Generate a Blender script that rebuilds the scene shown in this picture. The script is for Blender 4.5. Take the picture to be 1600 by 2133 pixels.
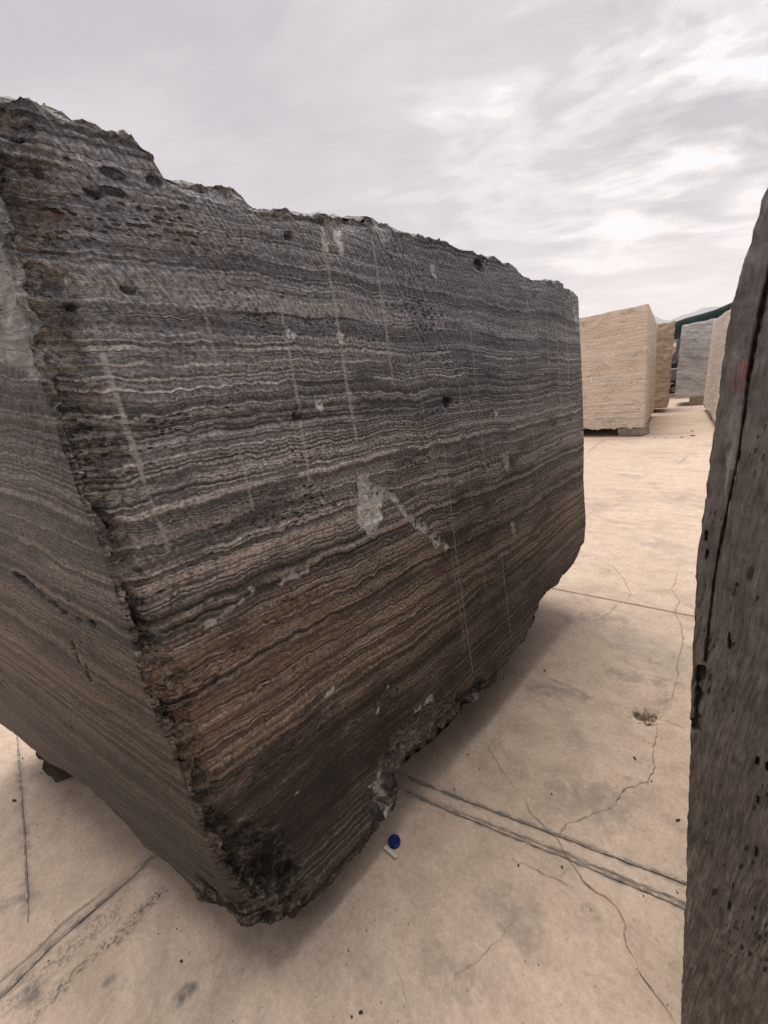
import bpy, math, random
import numpy as np
from mathutils import Matrix, Vector

for o in list(bpy.data.objects):
    bpy.data.objects.remove(o)
scene = bpy.context.scene
col = scene.collection
random.seed(7)
rng = np.random.default_rng(11)

# ------------------------------------------------------------------ camera
H = 1.3                       # eye height in metres
K = H / 1.5
F, CX, CY, IW, IH = 840.0, 800.0, 1066.5, 1600.0, 2133.0
_roll, _pitch = math.radians(6.5), math.atan(231 / 840)
_n = np.array([math.sin(_roll) * math.cos(_pitch), math.cos(_roll) * math.cos(_pitch), math.sin(_pitch)])
_up = -_n
_v = np.array([(1663 - CX) / F, (736 - CY) / F, 1.0]); _v -= _up * (_v @ _up)
_Y = _v / np.linalg.norm(_v); _X = np.cross(_Y, _up)
R = np.array([_X, _Y, _up])
C = np.array([0, 0, H])

cam_d = bpy.data.cameras.new('camera')
cam = bpy.data.objects.new('camera', cam_d); col.objects.link(cam)
cam_d.sensor_fit = 'VERTICAL'; cam_d.sensor_height = 24; cam_d.lens = F / IH * 24
cam_d.clip_start = 0.02; cam_d.clip_end = 20000
M = Matrix.Identity(4)
for i in range(3):
    M[i][0] = R[i, 0]; M[i][1] = -R[i, 1]; M[i][2] = -R[i, 2]; M[i][3] = C[i]
cam.matrix_world = M
scene.camera = cam
cy = scene.cycles
cy.max_bounces = 3; cy.diffuse_bounces = 2; cy.glossy_bounces = 1; cy.transmission_bounces = 2; cy.volume_bounces = 1
cy.use_denoising = True; cy.denoising_prefilter = 'NONE'
cy.use_adaptive_sampling = True; cy.adaptive_threshold = 0.014; cy.caustics_reflective = False; cy.caustics_refractive = False

# ------------------------------------------------------------------ node helper
class NT:
    def __init__(s, tree):
        s.t = tree; s.L = tree.links.new
    def put(s, sock, v):
        if isinstance(v, bpy.types.NodeSocket): s.L(v, sock)
        elif isinstance(v, (tuple, list)) and len(v) == 3 and sock.type == 'RGBA': sock.default_value = (*v, 1)
        else: sock.default_value = v
    def node(s, typ, **kw):
        n = s.t.nodes.new(typ)
        for k, v in kw.items(): setattr(n, k, v)
        return n
    def m(s, op, a, b=0.0, c=0.0, clamp=False):
        n = s.node('ShaderNodeMath', operation=op, use_clamp=clamp)
        s.put(n.inputs[0], a); s.put(n.inputs[1], b)
        if len(n.inputs) > 2: s.put(n.inputs[2], c)
        return n.outputs[0]
    def add(s, *a):
        r = a[0]
        for x in a[1:]: r = s.m('ADD', r, x)
        return r
    def mul(s, *a):
        r = a[0]
        for x in a[1:]: r = s.m('MULTIPLY', r, x)
        return r
    def ss(s, x, lo, hi, a=0.0, b=1.0):
        n = s.node('ShaderNodeMapRange', interpolation_type='SMOOTHSTEP')
        s.put(n.inputs['Value'], x); s.put(n.inputs['From Min'], lo); s.put(n.inputs['From Max'], hi)
        s.put(n.inputs['To Min'], a); s.put(n.inputs['To Max'], b)
        return n.outputs[0]
    def noise(s, vec, scale=1.0, detail=2.0, rough=0.5, dim='3D', dist=0.0):
        n = s.node('ShaderNodeTexNoise', noise_dimensions=dim)
        if dim == '1D': s.put(n.inputs['W'], vec)
        else: s.put(n.inputs['Vector'], vec)
        s.put(n.inputs['Scale'], scale); n.inputs['Detail'].default_value = detail
        n.inputs['Roughness'].default_value = rough; n.inputs['Distortion'].default_value = dist
        return n.outputs['Fac']
    def voro(s, vec, scale, feature='F1', rand=1.0):
        n = s.node('ShaderNodeTexVoronoi', feature=feature)
        s.put(n.inputs['Vector'], vec); s.put(n.inputs['Scale'], scale); n.inputs['Randomness'].default_value = rand
        return n.outputs['Distance']
    def vmul(s, v, k):
        n = s.node('ShaderNodeVectorMath', operation='MULTIPLY'); s.put(n.inputs[0], v); n.inputs[1].default_value = k
        return n.outputs[0]
    def vadd(s, v, k):
        n = s.node('ShaderNodeVectorMath', operation='ADD'); s.put(n.inputs[0], v); s.put(n.inputs[1], k)
        return n.outputs[0]
    def sep(s, v):
        n = s.node('ShaderNodeSeparateXYZ'); s.put(n.inputs[0], v); return n.outputs
    def comb(s, x, y, z):
        n = s.node('ShaderNodeCombineXYZ')
        for i, q in enumerate((x, y, z)): s.put(n.inputs[i], q)
        return n.outputs[0]
    def ramp(s, f, stops, interp='LINEAR'):
        n = s.node('ShaderNodeValToRGB'); cr = n.color_ramp; cr.interpolation = interp
        while len(cr.elements) < len(stops): cr.elements.new(0.5)
        for e, (p, c) in zip(cr.elements, stops):
            e.position = p; e.color = (*c, 1) if isinstance(c, (tuple, list)) else (c, c, c, 1)
        s.put(n.inputs[0], f); return n.outputs[0]
    def mix(s, f, a, b, mode='MIX'):
        n = s.node('ShaderNodeMix', data_type='RGBA', blend_type=mode)
        s.put(n.inputs[0], f); s.put(n.inputs[6], a); s.put(n.inputs[7], b)
        return n.outputs[2]
    def gain(s, c, g):
        n = s.node('ShaderNodeVectorMath', operation='SCALE'); s.put(n.inputs[0], c); s.put(n.inputs['Scale'], g)
        return n.outputs[0]
    def attr(s, name):
        n = s.node('ShaderNodeAttribute', attribute_name=name); return n.outputs['Fac']
    def coord(s, which='Object'):
        return s.node('ShaderNodeTexCoord').outputs[which]

def new_mat(name):
    m = bpy.data.materials.new(name); m.use_nodes = True
    m.node_tree.nodes.clear()
    nt = NT(m.node_tree)
    b = nt.node('ShaderNodeBsdfPrincipled'); o = nt.node('ShaderNodeOutputMaterial')
    nt.L(b.outputs[0], o.inputs['Surface'])
    b.inputs['Specular IOR Level'].default_value = 0.35
    return m, nt, b

def bump(nt, bsdf, h, dist=0.01, strength=1.0, prev=None):
    n = nt.node('ShaderNodeBump'); n.inputs['Strength'].default_value = strength; n.inputs['Distance'].default_value = dist
    nt.put(n.inputs['Height'], h)
    if prev is not None: nt.L(prev, n.inputs['Normal'])
    nt.L(n.outputs[0], bsdf.inputs['Normal']); return n.outputs[0]

# ------------------------------------------------------------------ sky, sun, exposure
SUN_EL, SUN_AZ = math.radians(79), math.radians(285)      # azimuth clockwise from +Y
world = bpy.data.worlds.new('World'); scene.world = world; world.use_nodes = True
world.node_tree.nodes.clear()
w = NT(world.node_tree)
bg = w.node('ShaderNodeBackground'); wo = w.node('ShaderNodeOutputWorld'); w.L(bg.outputs[0], wo.inputs[0])
sky = w.node('ShaderNodeTexSky', sky_type='NISHITA'); sky.sun_disc = False
sky.sun_elevation = SUN_EL; sky.sun_rotation = SUN_AZ; sky.dust_density = 3.0; sky.air_density = 1.2
d = w.coord('Generated'); dx, dy, dz = w.sep(d)
zz = w.m('ADD', w.m('MAXIMUM', dz, 0.0), 0.16)
px_ = w.m('DIVIDE', dx, zz); py_ = w.m('DIVIDE', dy, zz)
cv = w.comb(px_, py_, 0.0)
big = w.noise(w.vadd(cv, (3.1, 1.7, 0.4)), 0.5, 2, 0.5)
# broken cumulus towards the open yard, a smooth grey sheet elsewhere
wind = w.comb(w.add(w.mul(px_, 0.75), w.mul(py_, 0.55)), w.add(w.mul(px_, -1.2), w.mul(py_, 1.5)), 0.0)
puff = w.noise(w.vadd(wind, (5.3, 2.2, 1.0)), 1.7, 6, 0.58, dist=0.5)
puff2 = w.noise(w.vadd(wind, (1.3, 8.2, 3.0)), 5.5, 4, 0.6, dist=0.3)
side = w.ss(w.add(w.mul(dx, 0.72), w.mul(dy, 0.62), w.mul(dz, -0.25)), -0.25, 0.55, 0.22, 1.0)
body = w.add(0.55, w.mul(w.m('SUBTRACT', 1.0, side), w.ss(dz, 0.18, 0.55), 0.30), w.mul(w.m('SUBTRACT', big, 0.5), 0.9), w.mul(w.m('SUBTRACT', puff, 0.5), side, 2.8), w.mul(w.m('SUBTRACT', puff2, 0.5), side, 0.85))
cloud = w.ramp(body, [(0.24, (0.76, 0.735, 0.72)), (0.38, (0.67, 0.645, 0.64)), (0.52, (0.535, 0.515, 0.53)), (0.68, (0.43, 0.415, 0.437)), (0.9, (0.35, 0.34, 0.37))], 'EASE')
hz = w.ss(dz, 0.03, 0.40)
cloud = w.mix(w.mul(w.m('POWER', w.m('SUBTRACT', 1.0, hz), 1.4), 0.85), cloud, (0.70, 0.645, 0.60))
cover = w.m('SUBTRACT', 1.0, w.mul(w.ss(body, 0.38, 0.24), 0.30, side))
skyc = w.mix(cover, sky.outputs[0], w.gain(cloud, 6.6))
w.L(skyc, bg.inputs[0]); bg.inputs[1].default_value = 0.1

sun_d = bpy.data.lights.new('sun', 'SUN'); sun_d.energy = 1.5; sun_d.angle = math.radians(34); sun_d.color = (1.0, 0.95, 0.88)
sun = bpy.data.objects.new('sun', sun_d); col.objects.link(sun)
_sd = Vector((math.sin(SUN_AZ) * math.cos(SUN_EL), math.cos(SUN_AZ) * math.cos(SUN_EL), math.sin(SUN_EL)))
sun.rotation_euler = _sd.to_track_quat('Z', 'Y').to_euler()
vs = scene.view_settings
vs.view_transform = 'Standard'; vs.look = 'None'; vs.exposure = 1.17; vs.gamma = 1.0; vs.use_curve_mapping = False

# ------------------------------------------------------------------ geometry helpers
def ray(px, py): return R @ np.array([(px - CX) / F, (py - CY) / F, 1.0])
def onz(px, py, z=0.0):
    r = ray(px, py); return C + r * ((z - H) / r[2])
def onplane(px, py, p, n):
    r = ray(px, py); n = np.array(n, float); return C + r * (((np.array(p) - C) @ n) / (r @ n))
def unit(v):
    v = np.array(v, float); return v / np.linalg.norm(v)

def perlin(P, seed=0):
    rg = np.random.default_rng(seed); perm = rg.permutation(256); perm = np.concatenate([perm, perm])
    g = rg.normal(size=(256, 3)); g /= np.linalg.norm(g, axis=1)[:, None]
    Pi = np.floor(P).astype(np.int64); f = P - Pi; Pi &= 255
    u = f * f * f * (f * (f * 6 - 15) + 10); out = np.zeros(len(P))
    for a in (0, 1):
        for b in (0, 1):
            for c in (0, 1):
                h = perm[perm[perm[(Pi[:, 0] + a) & 255] + ((Pi[:, 1] + b) & 255)] + ((Pi[:, 2] + c) & 255)]
                G = g[h]
                dt = G[:, 0] * (f[:, 0] - a) + G[:, 1] * (f[:, 1] - b) + G[:, 2] * (f[:, 2] - c)
                out += dt * (u[:, 0] if a else 1 - u[:, 0]) * (u[:, 1] if b else 1 - u[:, 1]) * (u[:, 2] if c else 1 - u[:, 2])
    return out * 1.6
def fbm(P, octv=3, seed=0, rough=0.5):
    r = np.zeros(len(P)); a = 1.0
    for i in range(octv):
        r += a * perlin(P * (2 ** i), seed + i); a *= rough
    return r
def sstep(x, a, b):
    t = np.clip((x - a) / (b - a), 0, 1); return t * t * (3 - 2 * t)
def poly_sd(u, v, pts):
    """signed distance, negative inside a polygon"""
    pts = np.array(pts, float); dmin = np.full(u.shape, 1e9); inside = np.zeros(u.shape, bool); n = len(pts)
    for i in range(n):
        x0, y0 = pts[i]; x1, y1 = pts[(i + 1) % n]
        ex, ey = x1 - x0, y1 - y0; L = ex * ex + ey * ey + 1e-12
        t = np.clip(((u - x0) * ex + (v - y0) * ey) / L, 0, 1)
        dmin = np.minimum(dmin, np.hypot(u - x0 - t * ex, v - y0 - t * ey))
        cnd = (y0 > v) != (y1 > v)
        xi = x0 + (v - y0) / (ey if abs(ey) > 1e-12 else 1e-12) * ex
        inside ^= cnd & (u < xi)
    return np.where(inside, -dmin, dmin)
def line_d(u, v, pts):
    pts = np.array(pts, float); dmin = np.full(u.shape, 1e9)
    for (x0, y0), (x1, y1) in zip(pts[:-1], pts[1:]):
        ex, ey = x1 - x0, y1 - y0; L = ex * ex + ey * ey + 1e-12
        t = np.clip(((u - x0) * ex + (v - y0) * ey) / L, 0, 1)
        dmin = np.minimum(dmin, np.hypot(u - x0 - t * ex, v - y0 - t * ey))
    return dmin

def np_mesh(name, V, Q, mat, parent=None, attrs=None, smooth=True, loc=None):
    V = np.asarray(V, np.float32)
    if loc is not None: V = V - np.array(loc, np.float32)
    Q = np.asarray(Q, np.int32); k = Q.shape[1]
    me = bpy.data.meshes.new(name)
    me.vertices.add(len(V)); me.vertices.foreach_set('co', V.ravel())
    me.loops.add(Q.size); me.loops.foreach_set('vertex_index', Q.ravel())
    me.polygons.add(len(Q)); me.polygons.foreach_set('loop_start', np.arange(0, Q.size, k, dtype=np.int32))
    me.polygons.foreach_set('use_smooth', np.full(len(Q), smooth))
    me.update(calc_edges=True); me.validate()
    for n, a in (attrs or {}).items():
        me.attributes.new(n, 'FLOAT', 'POINT').data.foreach_set('value', np.asarray(a, np.float32))
    me.materials.append(mat)
    o = bpy.data.objects.new(name, me); col.objects.link(o)
    if loc is not None: o.location = loc
    if parent is not None: o.parent = parent
    return o

class MB:
    """collects simple polygons into one mesh"""
    def __init__(s): s.v = []; s.f = []
    def poly(s, pts, faces):
        b = len(s.v); s.v += [tuple(map(float, p)) for p in pts]; s.f += [tuple(b + i for i in f) for f in faces]
    def box(s, x0, x1, y0, y1, z0, z1):
        s.poly([(x0, y0, z0), (x1, y0, z0), (x1, y1, z0), (x0, y1, z0), (x0, y0, z1), (x1, y0, z1), (x1, y1, z1), (x0, y1, z1)],
               [(0, 3, 2, 1), (4, 5, 6, 7), (0, 1, 5, 4), (1, 2, 6, 5), (2, 3, 7, 6), (3, 0, 4, 7)])
    def cyl(s, c, axis, r, h, n=16):
        c = Vector(c); ax = Vector(axis).normalized(); e = ax.orthogonal().normalized(); g = ax.cross(e)
        p = []
        for k in (0, 1):
            for i in range(n):
                t = 2 * math.pi * i / n; p.append(c + ax * (h * k) + e * (r * math.cos(t)) + g * (r * math.sin(t)))
        s.poly(p, [(i, (i + 1) % n, n + (i + 1) % n, n + i) for i in range(n)] + [tuple(range(n - 1, -1, -1)), tuple(range(n, 2 * n))])
    def build(s, name, mat, parent=None, loc=None, bevel=0.0, smooth=False):
        me = bpy.data.meshes.new(name)
        v = [tuple(np.array(p) - np.array(loc)) for p in s.v] if loc is not None else s.v
        me.from_pydata(v, [], s.f); me.update()
        if smooth: me.polygons.foreach_set('use_smooth', [True] * len(me.polygons))
        me.materials.append(mat)
        o = bpy.data.objects.new(name, me); col.objects.link(o)
        if loc is not None: o.location = loc
        if parent is not None: o.parent = parent
        if bevel:
            b = o.modifiers.new('bevel', 'BEVEL'); b.width = bevel; b.segments = 2
        return o

def tag(o, label=None, cat=None, group=None, kind=None):
    if label: o['label'] = label
    if cat: o['category'] = cat
    if group: o['group'] = group
    if kind: o['kind'] = kind
    return o
def empty(name, loc):
    o = bpy.data.objects.new(name, None); col.objects.link(o); o.location = loc; o.empty_display_size = 0.2
    return o

def box_faces(sa, ss_, st, hidden_stride=6, dense=('right', 'near')):
    """index grids of the six faces of the unit box (a,s,t); welded vertex list and quads"""
    na, ns, nt_ = len(sa), len(ss_), len(st)
    def idx(n, dn):
        if dn: return np.arange(n)
        r = np.arange(0, n, hidden_stride)
        return r if r[-1] == n - 1 else np.append(r, n - 1)
    keys = []; quads = []; tot = 0
    defs = dict(right=('a', 0), back=('a', na - 1), near=('s', 0), far=('s', ns - 1), bottom=('t', 0), top=('t', nt_ - 1))
    for nm, (ax, fix) in defs.items():
        dn = nm in dense
        A, S, T = idx(na, dn), idx(ns, dn), idx(nt_, dn)
        if ax == 'a': g1, g2 = np.meshgrid(S, T, indexing='ij'); ia, is_, it = np.full_like(g1, fix), g1, g2; flip = nm == 'back'
        elif ax == 's': g1, g2 = np.meshgrid(A, T, indexing='ij'); ia, is_, it = g1, np.full_like(g1, fix), g2; flip = nm == 'near'
        else: g1, g2 = np.meshgrid(A, S, indexing='ij'); ia, is_, it = g1, g2, np.full_like(g1, fix); flip = nm == 'top'
        n1, n2 = g1.shape
        keys.append(((ia * ns + is_) * nt_ + it).ravel())
        b = np.arange(n1 * n2).reshape(n1, n2) + tot
        q = np.stack([b[:-1, :-1], b[1:, :-1], b[1:, 1:], b[:-1, 1:]], -1).reshape(-1, 4)
        if flip: q = q[:, ::-1]
        quads.append(q); tot += n1 * n2
    k, inv = np.unique(np.concatenate(keys), return_inverse=True)
    it = k % nt_; is_ = (k // nt_) % ns; ia = k // (nt_ * ns)
    return np.asarray(sa)[ia], np.asarray(ss_)[is_], np.asarray(st)[it], inv[np.concatenate(quads)]

# ------------------------------------------------------------------ stone material
def stone_mat(name, strata, ramp_stops, line_col, freq=(7, 38, 55), warp=(0.10, 0.035, 0.010), line_amt=0.8,
              pit_amt=1.0, pit_scale=55, tint=None, hero=False, bump_d=0.006, stretch=(1, 1, 2.6), grain=0.35, blotch=None, seam_amt=0.8):
    m, n, b = new_mat(name)
    P = n.coord('Object'); x, y, z = n.sep(P)
    sx, sy, sz, s0 = strata
    base_w = n.add(n.mul(x, sx), n.mul(y, sy), n.mul(z, sz), s0)
    wl = n.mul(n.m('SUBTRACT', n.noise(P, 1.1, 1), 0.5), warp[0])
    wm = n.mul(n.m('SUBTRACT', n.noise(P, 7.0, 3), 0.5), warp[1])
    ws = n.mul(n.m('SUBTRACT', n.noise(n.vmul(P, (1.8, 1.8, 1) if hero else (1, 1, 1)), 20.0, 2, 0.55), 0.5), warp[2])
    wv = n.add(base_w, wl, wm, ws)
    n1 = n.noise(wv, freq[0], 2, 0.5, '1D')
    n2 = n.noise(wv, freq[1], 4, 0.62, '1D')
    n3 = n.noise(n.add(wv, 7.7), freq[2], 2, 0.5, '1D')
    patch = n.noise(n.vmul(P, (1, 1, 2.0)), 2.3, 2)
    tone = n.add(n.mul(n1, 0.70), n.mul(n2, 1.05), n.mul(patch, 0.35), -0.55)
    c = n.ramp(tone, ramp_stops)
    # pale wavy lines between the layers
    ln = n.m('SUBTRACT', 1.0, n.ss(n.m('ABSOLUTE', n.m('SUBTRACT', n3, 0.5)), 0.008, 0.05))
    brk = n.ss(n.noise(n.vmul(P, (1, 1, 3.0)), 5.0, 3, 0.6), 0.34, 0.54)
    ln = n.mul(ln, brk, n.ss(n1, 0.36, 0.60, 0.35, 1.0))
    if hero: ln = n.mul(ln, n.ss(n.add(base_w, n.mul(patch, 0.3)), 1.52, 1.70, 1.0, 0.12))
    c = n.mix(n.mul(ln, line_amt), c, line_col)
    if hero:      # hair-thin pale laminae, densest in the lower layers
        dn_ = n.ss(base_w, 0.85, 1.45, 1.0, 0.30)
        n5 = n.noise(n.add(wv, 1.9), 40, 2, 0.5, '1D'); n6 = n.noise(n.add(wv, n.mul(ws, 0.6), 4.9), 75, 1, 0.5, '1D')
        h5 = n.mul(n.m('SUBTRACT', 1.0, n.ss(n.m('ABSOLUTE', n.m('SUBTRACT', n5, 0.5)), 0.006, 0.026)), n.ss(patch, 0.34, 0.52))
        h6 = n.mul(n.m('SUBTRACT', 1.0, n.ss(n.m('ABSOLUTE', n.m('SUBTRACT', n6, 0.5)), 0.010, 0.035)), n.ss(brk, 0.25, 0.8), 0.7)
        hl = n.mul(n.m('MAXIMUM', h5, h6), dn_)
        c = n.mix(n.mul(hl, 0.72), c, line_col)
    if tint is not None:
        c = n.mix(1.0, c, n.ramp(n.m('MULTIPLY', n.add(base_w, n.mul(wl, 2.0)), tint[0]), tint[1]), 'MULTIPLY')
    # fine dark seams, crevice shade put into their colour
    n4 = n.noise(n.add(wv, 3.3), freq[1] * 0.8, 1, 0.5, '1D')
    seam = n.mul(n.m('SUBTRACT', 1.0, n.ss(n.m('ABSOLUTE', n.m('SUBTRACT', n4, 0.52)), 0.004, 0.026)), n.ss(n.noise(P, 3.3, 2), 0.42, 0.56))
    c = n.mix(n.mul(seam, seam_amt), c, n.gain(c, 0.18 if hero else 0.45))
    if blotch: c = n.mix(n.ss(n.noise(P, blotch[0], 6, 0.65, dist=0.6), blotch[1], blotch[1] + 0.13, 0, blotch[3]), c, blotch[2])
    # crystalline grain
    gr = n.noise(P, 130, 2, 0.75)
    c = n.gain(c, n.ss(gr, 0.28, 0.72, 1 - grain, 1 + grain))
    # open pores, the dark of their depth painted as colour
    pv = n.vmul(n.vadd(P, n.comb(n.mul(ws, 1.5), n.mul(wm, 0.3), n.mul(wm, 0.5))), stretch)
    reg = n.add(n.noise(n.vmul(P, (1, 1, 3.5)), 3.0, 4, 0.6), n.mul(n2, 0.25), -0.12)
    thr = n.ss(reg, 0.45, 0.70, 0.07, 0.42)
    d1 = n.voro(pv, pit_scale); pit = n.mul(n.ss(n.m('SUBTRACT', thr, d1), 0.0, 0.10), pit_amt)
    thr2 = n.ss(n.noise(n.vmul(P, (1, 1, 3.0)), 1.7, 3), 0.54, 0.72, 0.0, 0.36)
    d2 = n.voro(n.vadd(pv, (4.0, 2.0, 1.0)), pit_scale * 0.28); pit2 = n.mul(n.ss(n.m('SUBTRACT', thr2, n.add(d2, n.mul(gr, 0.12))), 0.0, 0.07), pit_amt)
    pits = n.m('MAXIMUM', pit, pit2)
    c = n.mix(n.mul(pits, 0.9), c, n.gain(c, 0.12))
    h = n.add(n.mul(n2, 0.85), n.mul(ln, 0.30), n.mul(pits, -1.6), n.mul(gr, 0.45), n.mul(n.noise(P, 45, 2, 0.7), 0.7))
    rough = 0.78
    return m, n, b, dict(P=P, x=x, y=y, z=z, c=c, h=h, gr=gr, wv=wv, n1=n1, n2=n2, bw=base_w, bump=bump_d, pits=pits, brk=brk)

def finish(n, b, D, rough=0.8):
    n.L(D['c'], b.inputs['Base Color'])
    n.put(b.inputs['Roughness'], rough)
    bump(n, b, D['h'], D['bump'])

# ================================================================== GROUND
def ground_mat():
    m, n, b = new_mat('concrete_yard')
    P = n.coord('Object'); x, y, z = n.sep(P)
    v = n.vmul(P, (1, 1, 0))
    a = n.noise(v, 0.9, 6, 0.62, dist=0.4); f = n.noise(n.vmul(v, (0.55, 1.6, 1)), 4.5, 5, 0.65, dist=0.3); g = n.noise(v, 70, 4, 0.7)
    big = n.noise(v, 0.23, 3)
    c = n.ramp(n.add(n.mul(a, 0.55), n.mul(f, 0.45)), [(0.30, (0.42, 0.325, 0.257)), (0.46, (0.56, 0.433, 0.337)), (0.58, (0.615, 0.482, 0.380)), (0.76, (0.68, 0.55, 0.45))])
    grey = n.mul(n.ss(n.noise(n.vadd(v, (3.7, 1.1, 0)), 2.1, 6, 0.68, dist=0.5), 0.52, 0.68), n.ss(f, 0.3, 0.6, 0.4, 1.0))
    c = n.mix(n.mul(grey, 0.55), c, (0.300, 0.262, 0.232))
    c = n.gain(c, n.ss(big, 0.3, 0.7, 0.88, 1.08)); c = n.gain(c, n.ss(n.noise(v, 11, 5, 0.7, dist=0.3), 0.28, 0.70, 0.86, 1.10))
    c = n.gain(c, n.ss(g, 0.25, 0.75, 0.86, 1.12)); c = n.gain(c, n.ss(n.noise(v, 260, 2, 0.8), 0.3, 0.7, 0.92, 1.08))
    sp = n.mul(n.ss(n.m('SUBTRACT', n.ss(a, 0.35, 0.7, 0.0, 0.13), n.voro(v, 42)), 0.0, 0.03), 0.5)
    c = n.mix(sp, c, (0.10, 0.08, 0.07))
    sp2 = n.mul(n.ss(n.m('SUBTRACT', 0.13, n.voro(n.vadd(v, (0.3, 0.6, 0)), 17)), 0.0, 0.03), n.ss(f, 0.45, 0.62))
    c = n.mix(n.mul(sp2, 0.5), c, (0.66, 0.56, 0.45))
    # faint scrape streaks
    st = n.noise(n.comb(n.add(n.mul(x, 0.9), n.mul(y, 0.5)), n.add(n.mul(x, -7), n.mul(y, 13)), 0.0), 2.2, 5, 0.7)
    c = n.mix(n.mul(n.ss(st, 0.60, 0.74), 0.35), c, (0.26, 0.21, 0.17))
    hole = n.attr('hole')
    c = n.mix(n.mul(hole, n.ss(n.noise(P, 60, 4), 0.3, 0.6, 0.45, 1.0)), c, (0.070, 0.038, 0.024))
    edge = n.attr('broken'); c = n.mix(n.mul(edge, n.ss(n.noise(P, 38, 4, 0.7), 0.45, 0.6)), c, (0.62, 0.49, 0.38)); c = n.mix(n.mul(edge, n.ss(n.noise(n.vadd(P, (1, 2, 0)), 55, 4, 0.75), 0.54, 0.62)), c, (0.16, 0.105, 0.075))
    pebb = n.attr('grit'); c = n.mix(n.mul(pebb, n.ss(n.noise(P, 90, 3, 0.7), 0.46, 0.60)), c, (0.17, 0.145, 0.125))
    stn = n.attr('stain'); c = n.mix(n.mul(stn, n.ss(n.noise(P, 24, 5, 0.7), 0.30, 0.62)), c, (0.165, 0.150, 0.140))
    c = n.mix(n.mul(n.attr('smear'), n.ss(n.noise(P, 20, 5, 0.7), 0.34, 0.60, 0.15, 1.0)), c, (0.215, 0.200, 0.190))
    n.L(c, b.inputs['Base Color'])
    n.put(b.inputs['Roughness'], n.ss(grey, 0, 1, 0.78, 0.6))
    h = n.add(n.mul(g, 0.30), n.mul(f, 0.8), n.mul(sp, -0.5), n.mul(n.noise(P, 220, 2), n.add(n.mul(pebb, 1.4), 0.12)))
    bump(n, b, h, 0.004)
    return m
M_ground = ground_mat()
def grow(a, b, ratio, start):
    out = []; x = a; s = start
    while (x < b) if b > a else (x > b):
        x += s if b > a else -s; out.append(x); s *= ratio
    return out
fx = np.arange(-0.95, 0.02, 0.0055); fy = np.arange(0.0, 3.0, 0.0065)
gx = np.concatenate([np.array(grow(-2.6, -6000, 1.35, 0.03))[::-1], np.arange(-2.6, -0.95, 0.014), fx, np.array(grow(0.02, 6000, 1.35, 0.02))])
gy = np.concatenate([np.array(grow(-0.7, -3000, 1.35, 0.03))[::-1], np.arange(-0.7, 0.0, 0.014), fy, np.array(grow(3.0, 9000, 1.12, 0.012))])
GX, GY = np.meshgrid(gx, gy, indexing='ij'); V = np.stack([GX.ravel(), GY.ravel(), np.zeros(GX.size)], 1)
near = (np.abs(V[:, 0]) < 12) & (V[:, 1] > -5) & (V[:, 1] < 20)
fade = np.exp(-np.maximum(0, np.hypot(V[:, 0], V[:, 1]) - 8) / 6)
zg = np.zeros(len(V)); zg[near] = fbm(V[near] * 1.6, 3, 5) * 0.0022
hc = onz(1338, 1492)[:2]
nearh = np.hypot(V[:, 0] - hc[0], V[:, 1] - hc[1]) < 0.3
hv = V[nearh]
hpx = [(1312, 1472), (1322, 1479), (1336, 1482), (1349, 1476), (1358, 1483), (1371, 1484), (1373, 1498), (1360, 1510), (1346, 1509), (1334, 1500), (1322, 1492)]
hp = [onz(*q)[:2] for q in hpx]
jit = fbm(hv * 38, 3, 21) * 0.010
sd = poly_sd(hv[:, 0], hv[:, 1], hp) + jit
hd = sstep(-sd, 0.0, 0.018)
hole = np.zeros(len(V)); broken = np.zeros(len(V))
hole[nearh] = sstep(-sd, 0.000, 0.010) * sstep(fbm(hv * 45 + 3, 3, 8), -0.8, -0.2)
broken[nearh] = sstep(-sd, -0.034, 0.0) * 0.9
zg[nearh] += -hd * (0.026 + 0.012 * fbm(hv * 50, 3, 9)) - sstep(-sd, -0.022, 0.0) * 0.003 * (1 + fbm(hv * 60, 2, 4))
zg *= fade
def gmask(pts, wd, seed, soft=1.0, freq=14):
    pw = np.array([onz(*q)[:2] for q in pts]); lo = pw.min(0) - 0.4; hi = pw.max(0) + 0.4
    sel = (V[:, 0] > lo[0]) & (V[:, 0] < hi[0]) & (V[:, 1] > lo[1]) & (V[:, 1] < hi[1])
    r = np.zeros(len(V)); q = V[sel]
    dd = line_d(q[:, 0], q[:, 1], pw) + fbm(q * freq, 3, seed) * wd * 0.7
    r[sel] = 1 - sstep(dd, wd * (1 - 0.7 * soft), wd); return r
grit = gmask([(330, 1865), (285, 1912), (240, 1955), (165, 2020), (90, 2100), (60, 2140)], 0.022, 3) * 0.9
grit = np.maximum(grit, gmask([(240, 1900), (150, 1970), (60, 2060), (0, 2110)], 0.05, 6) * 0.55)
stain = np.zeros(len(V))
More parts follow.
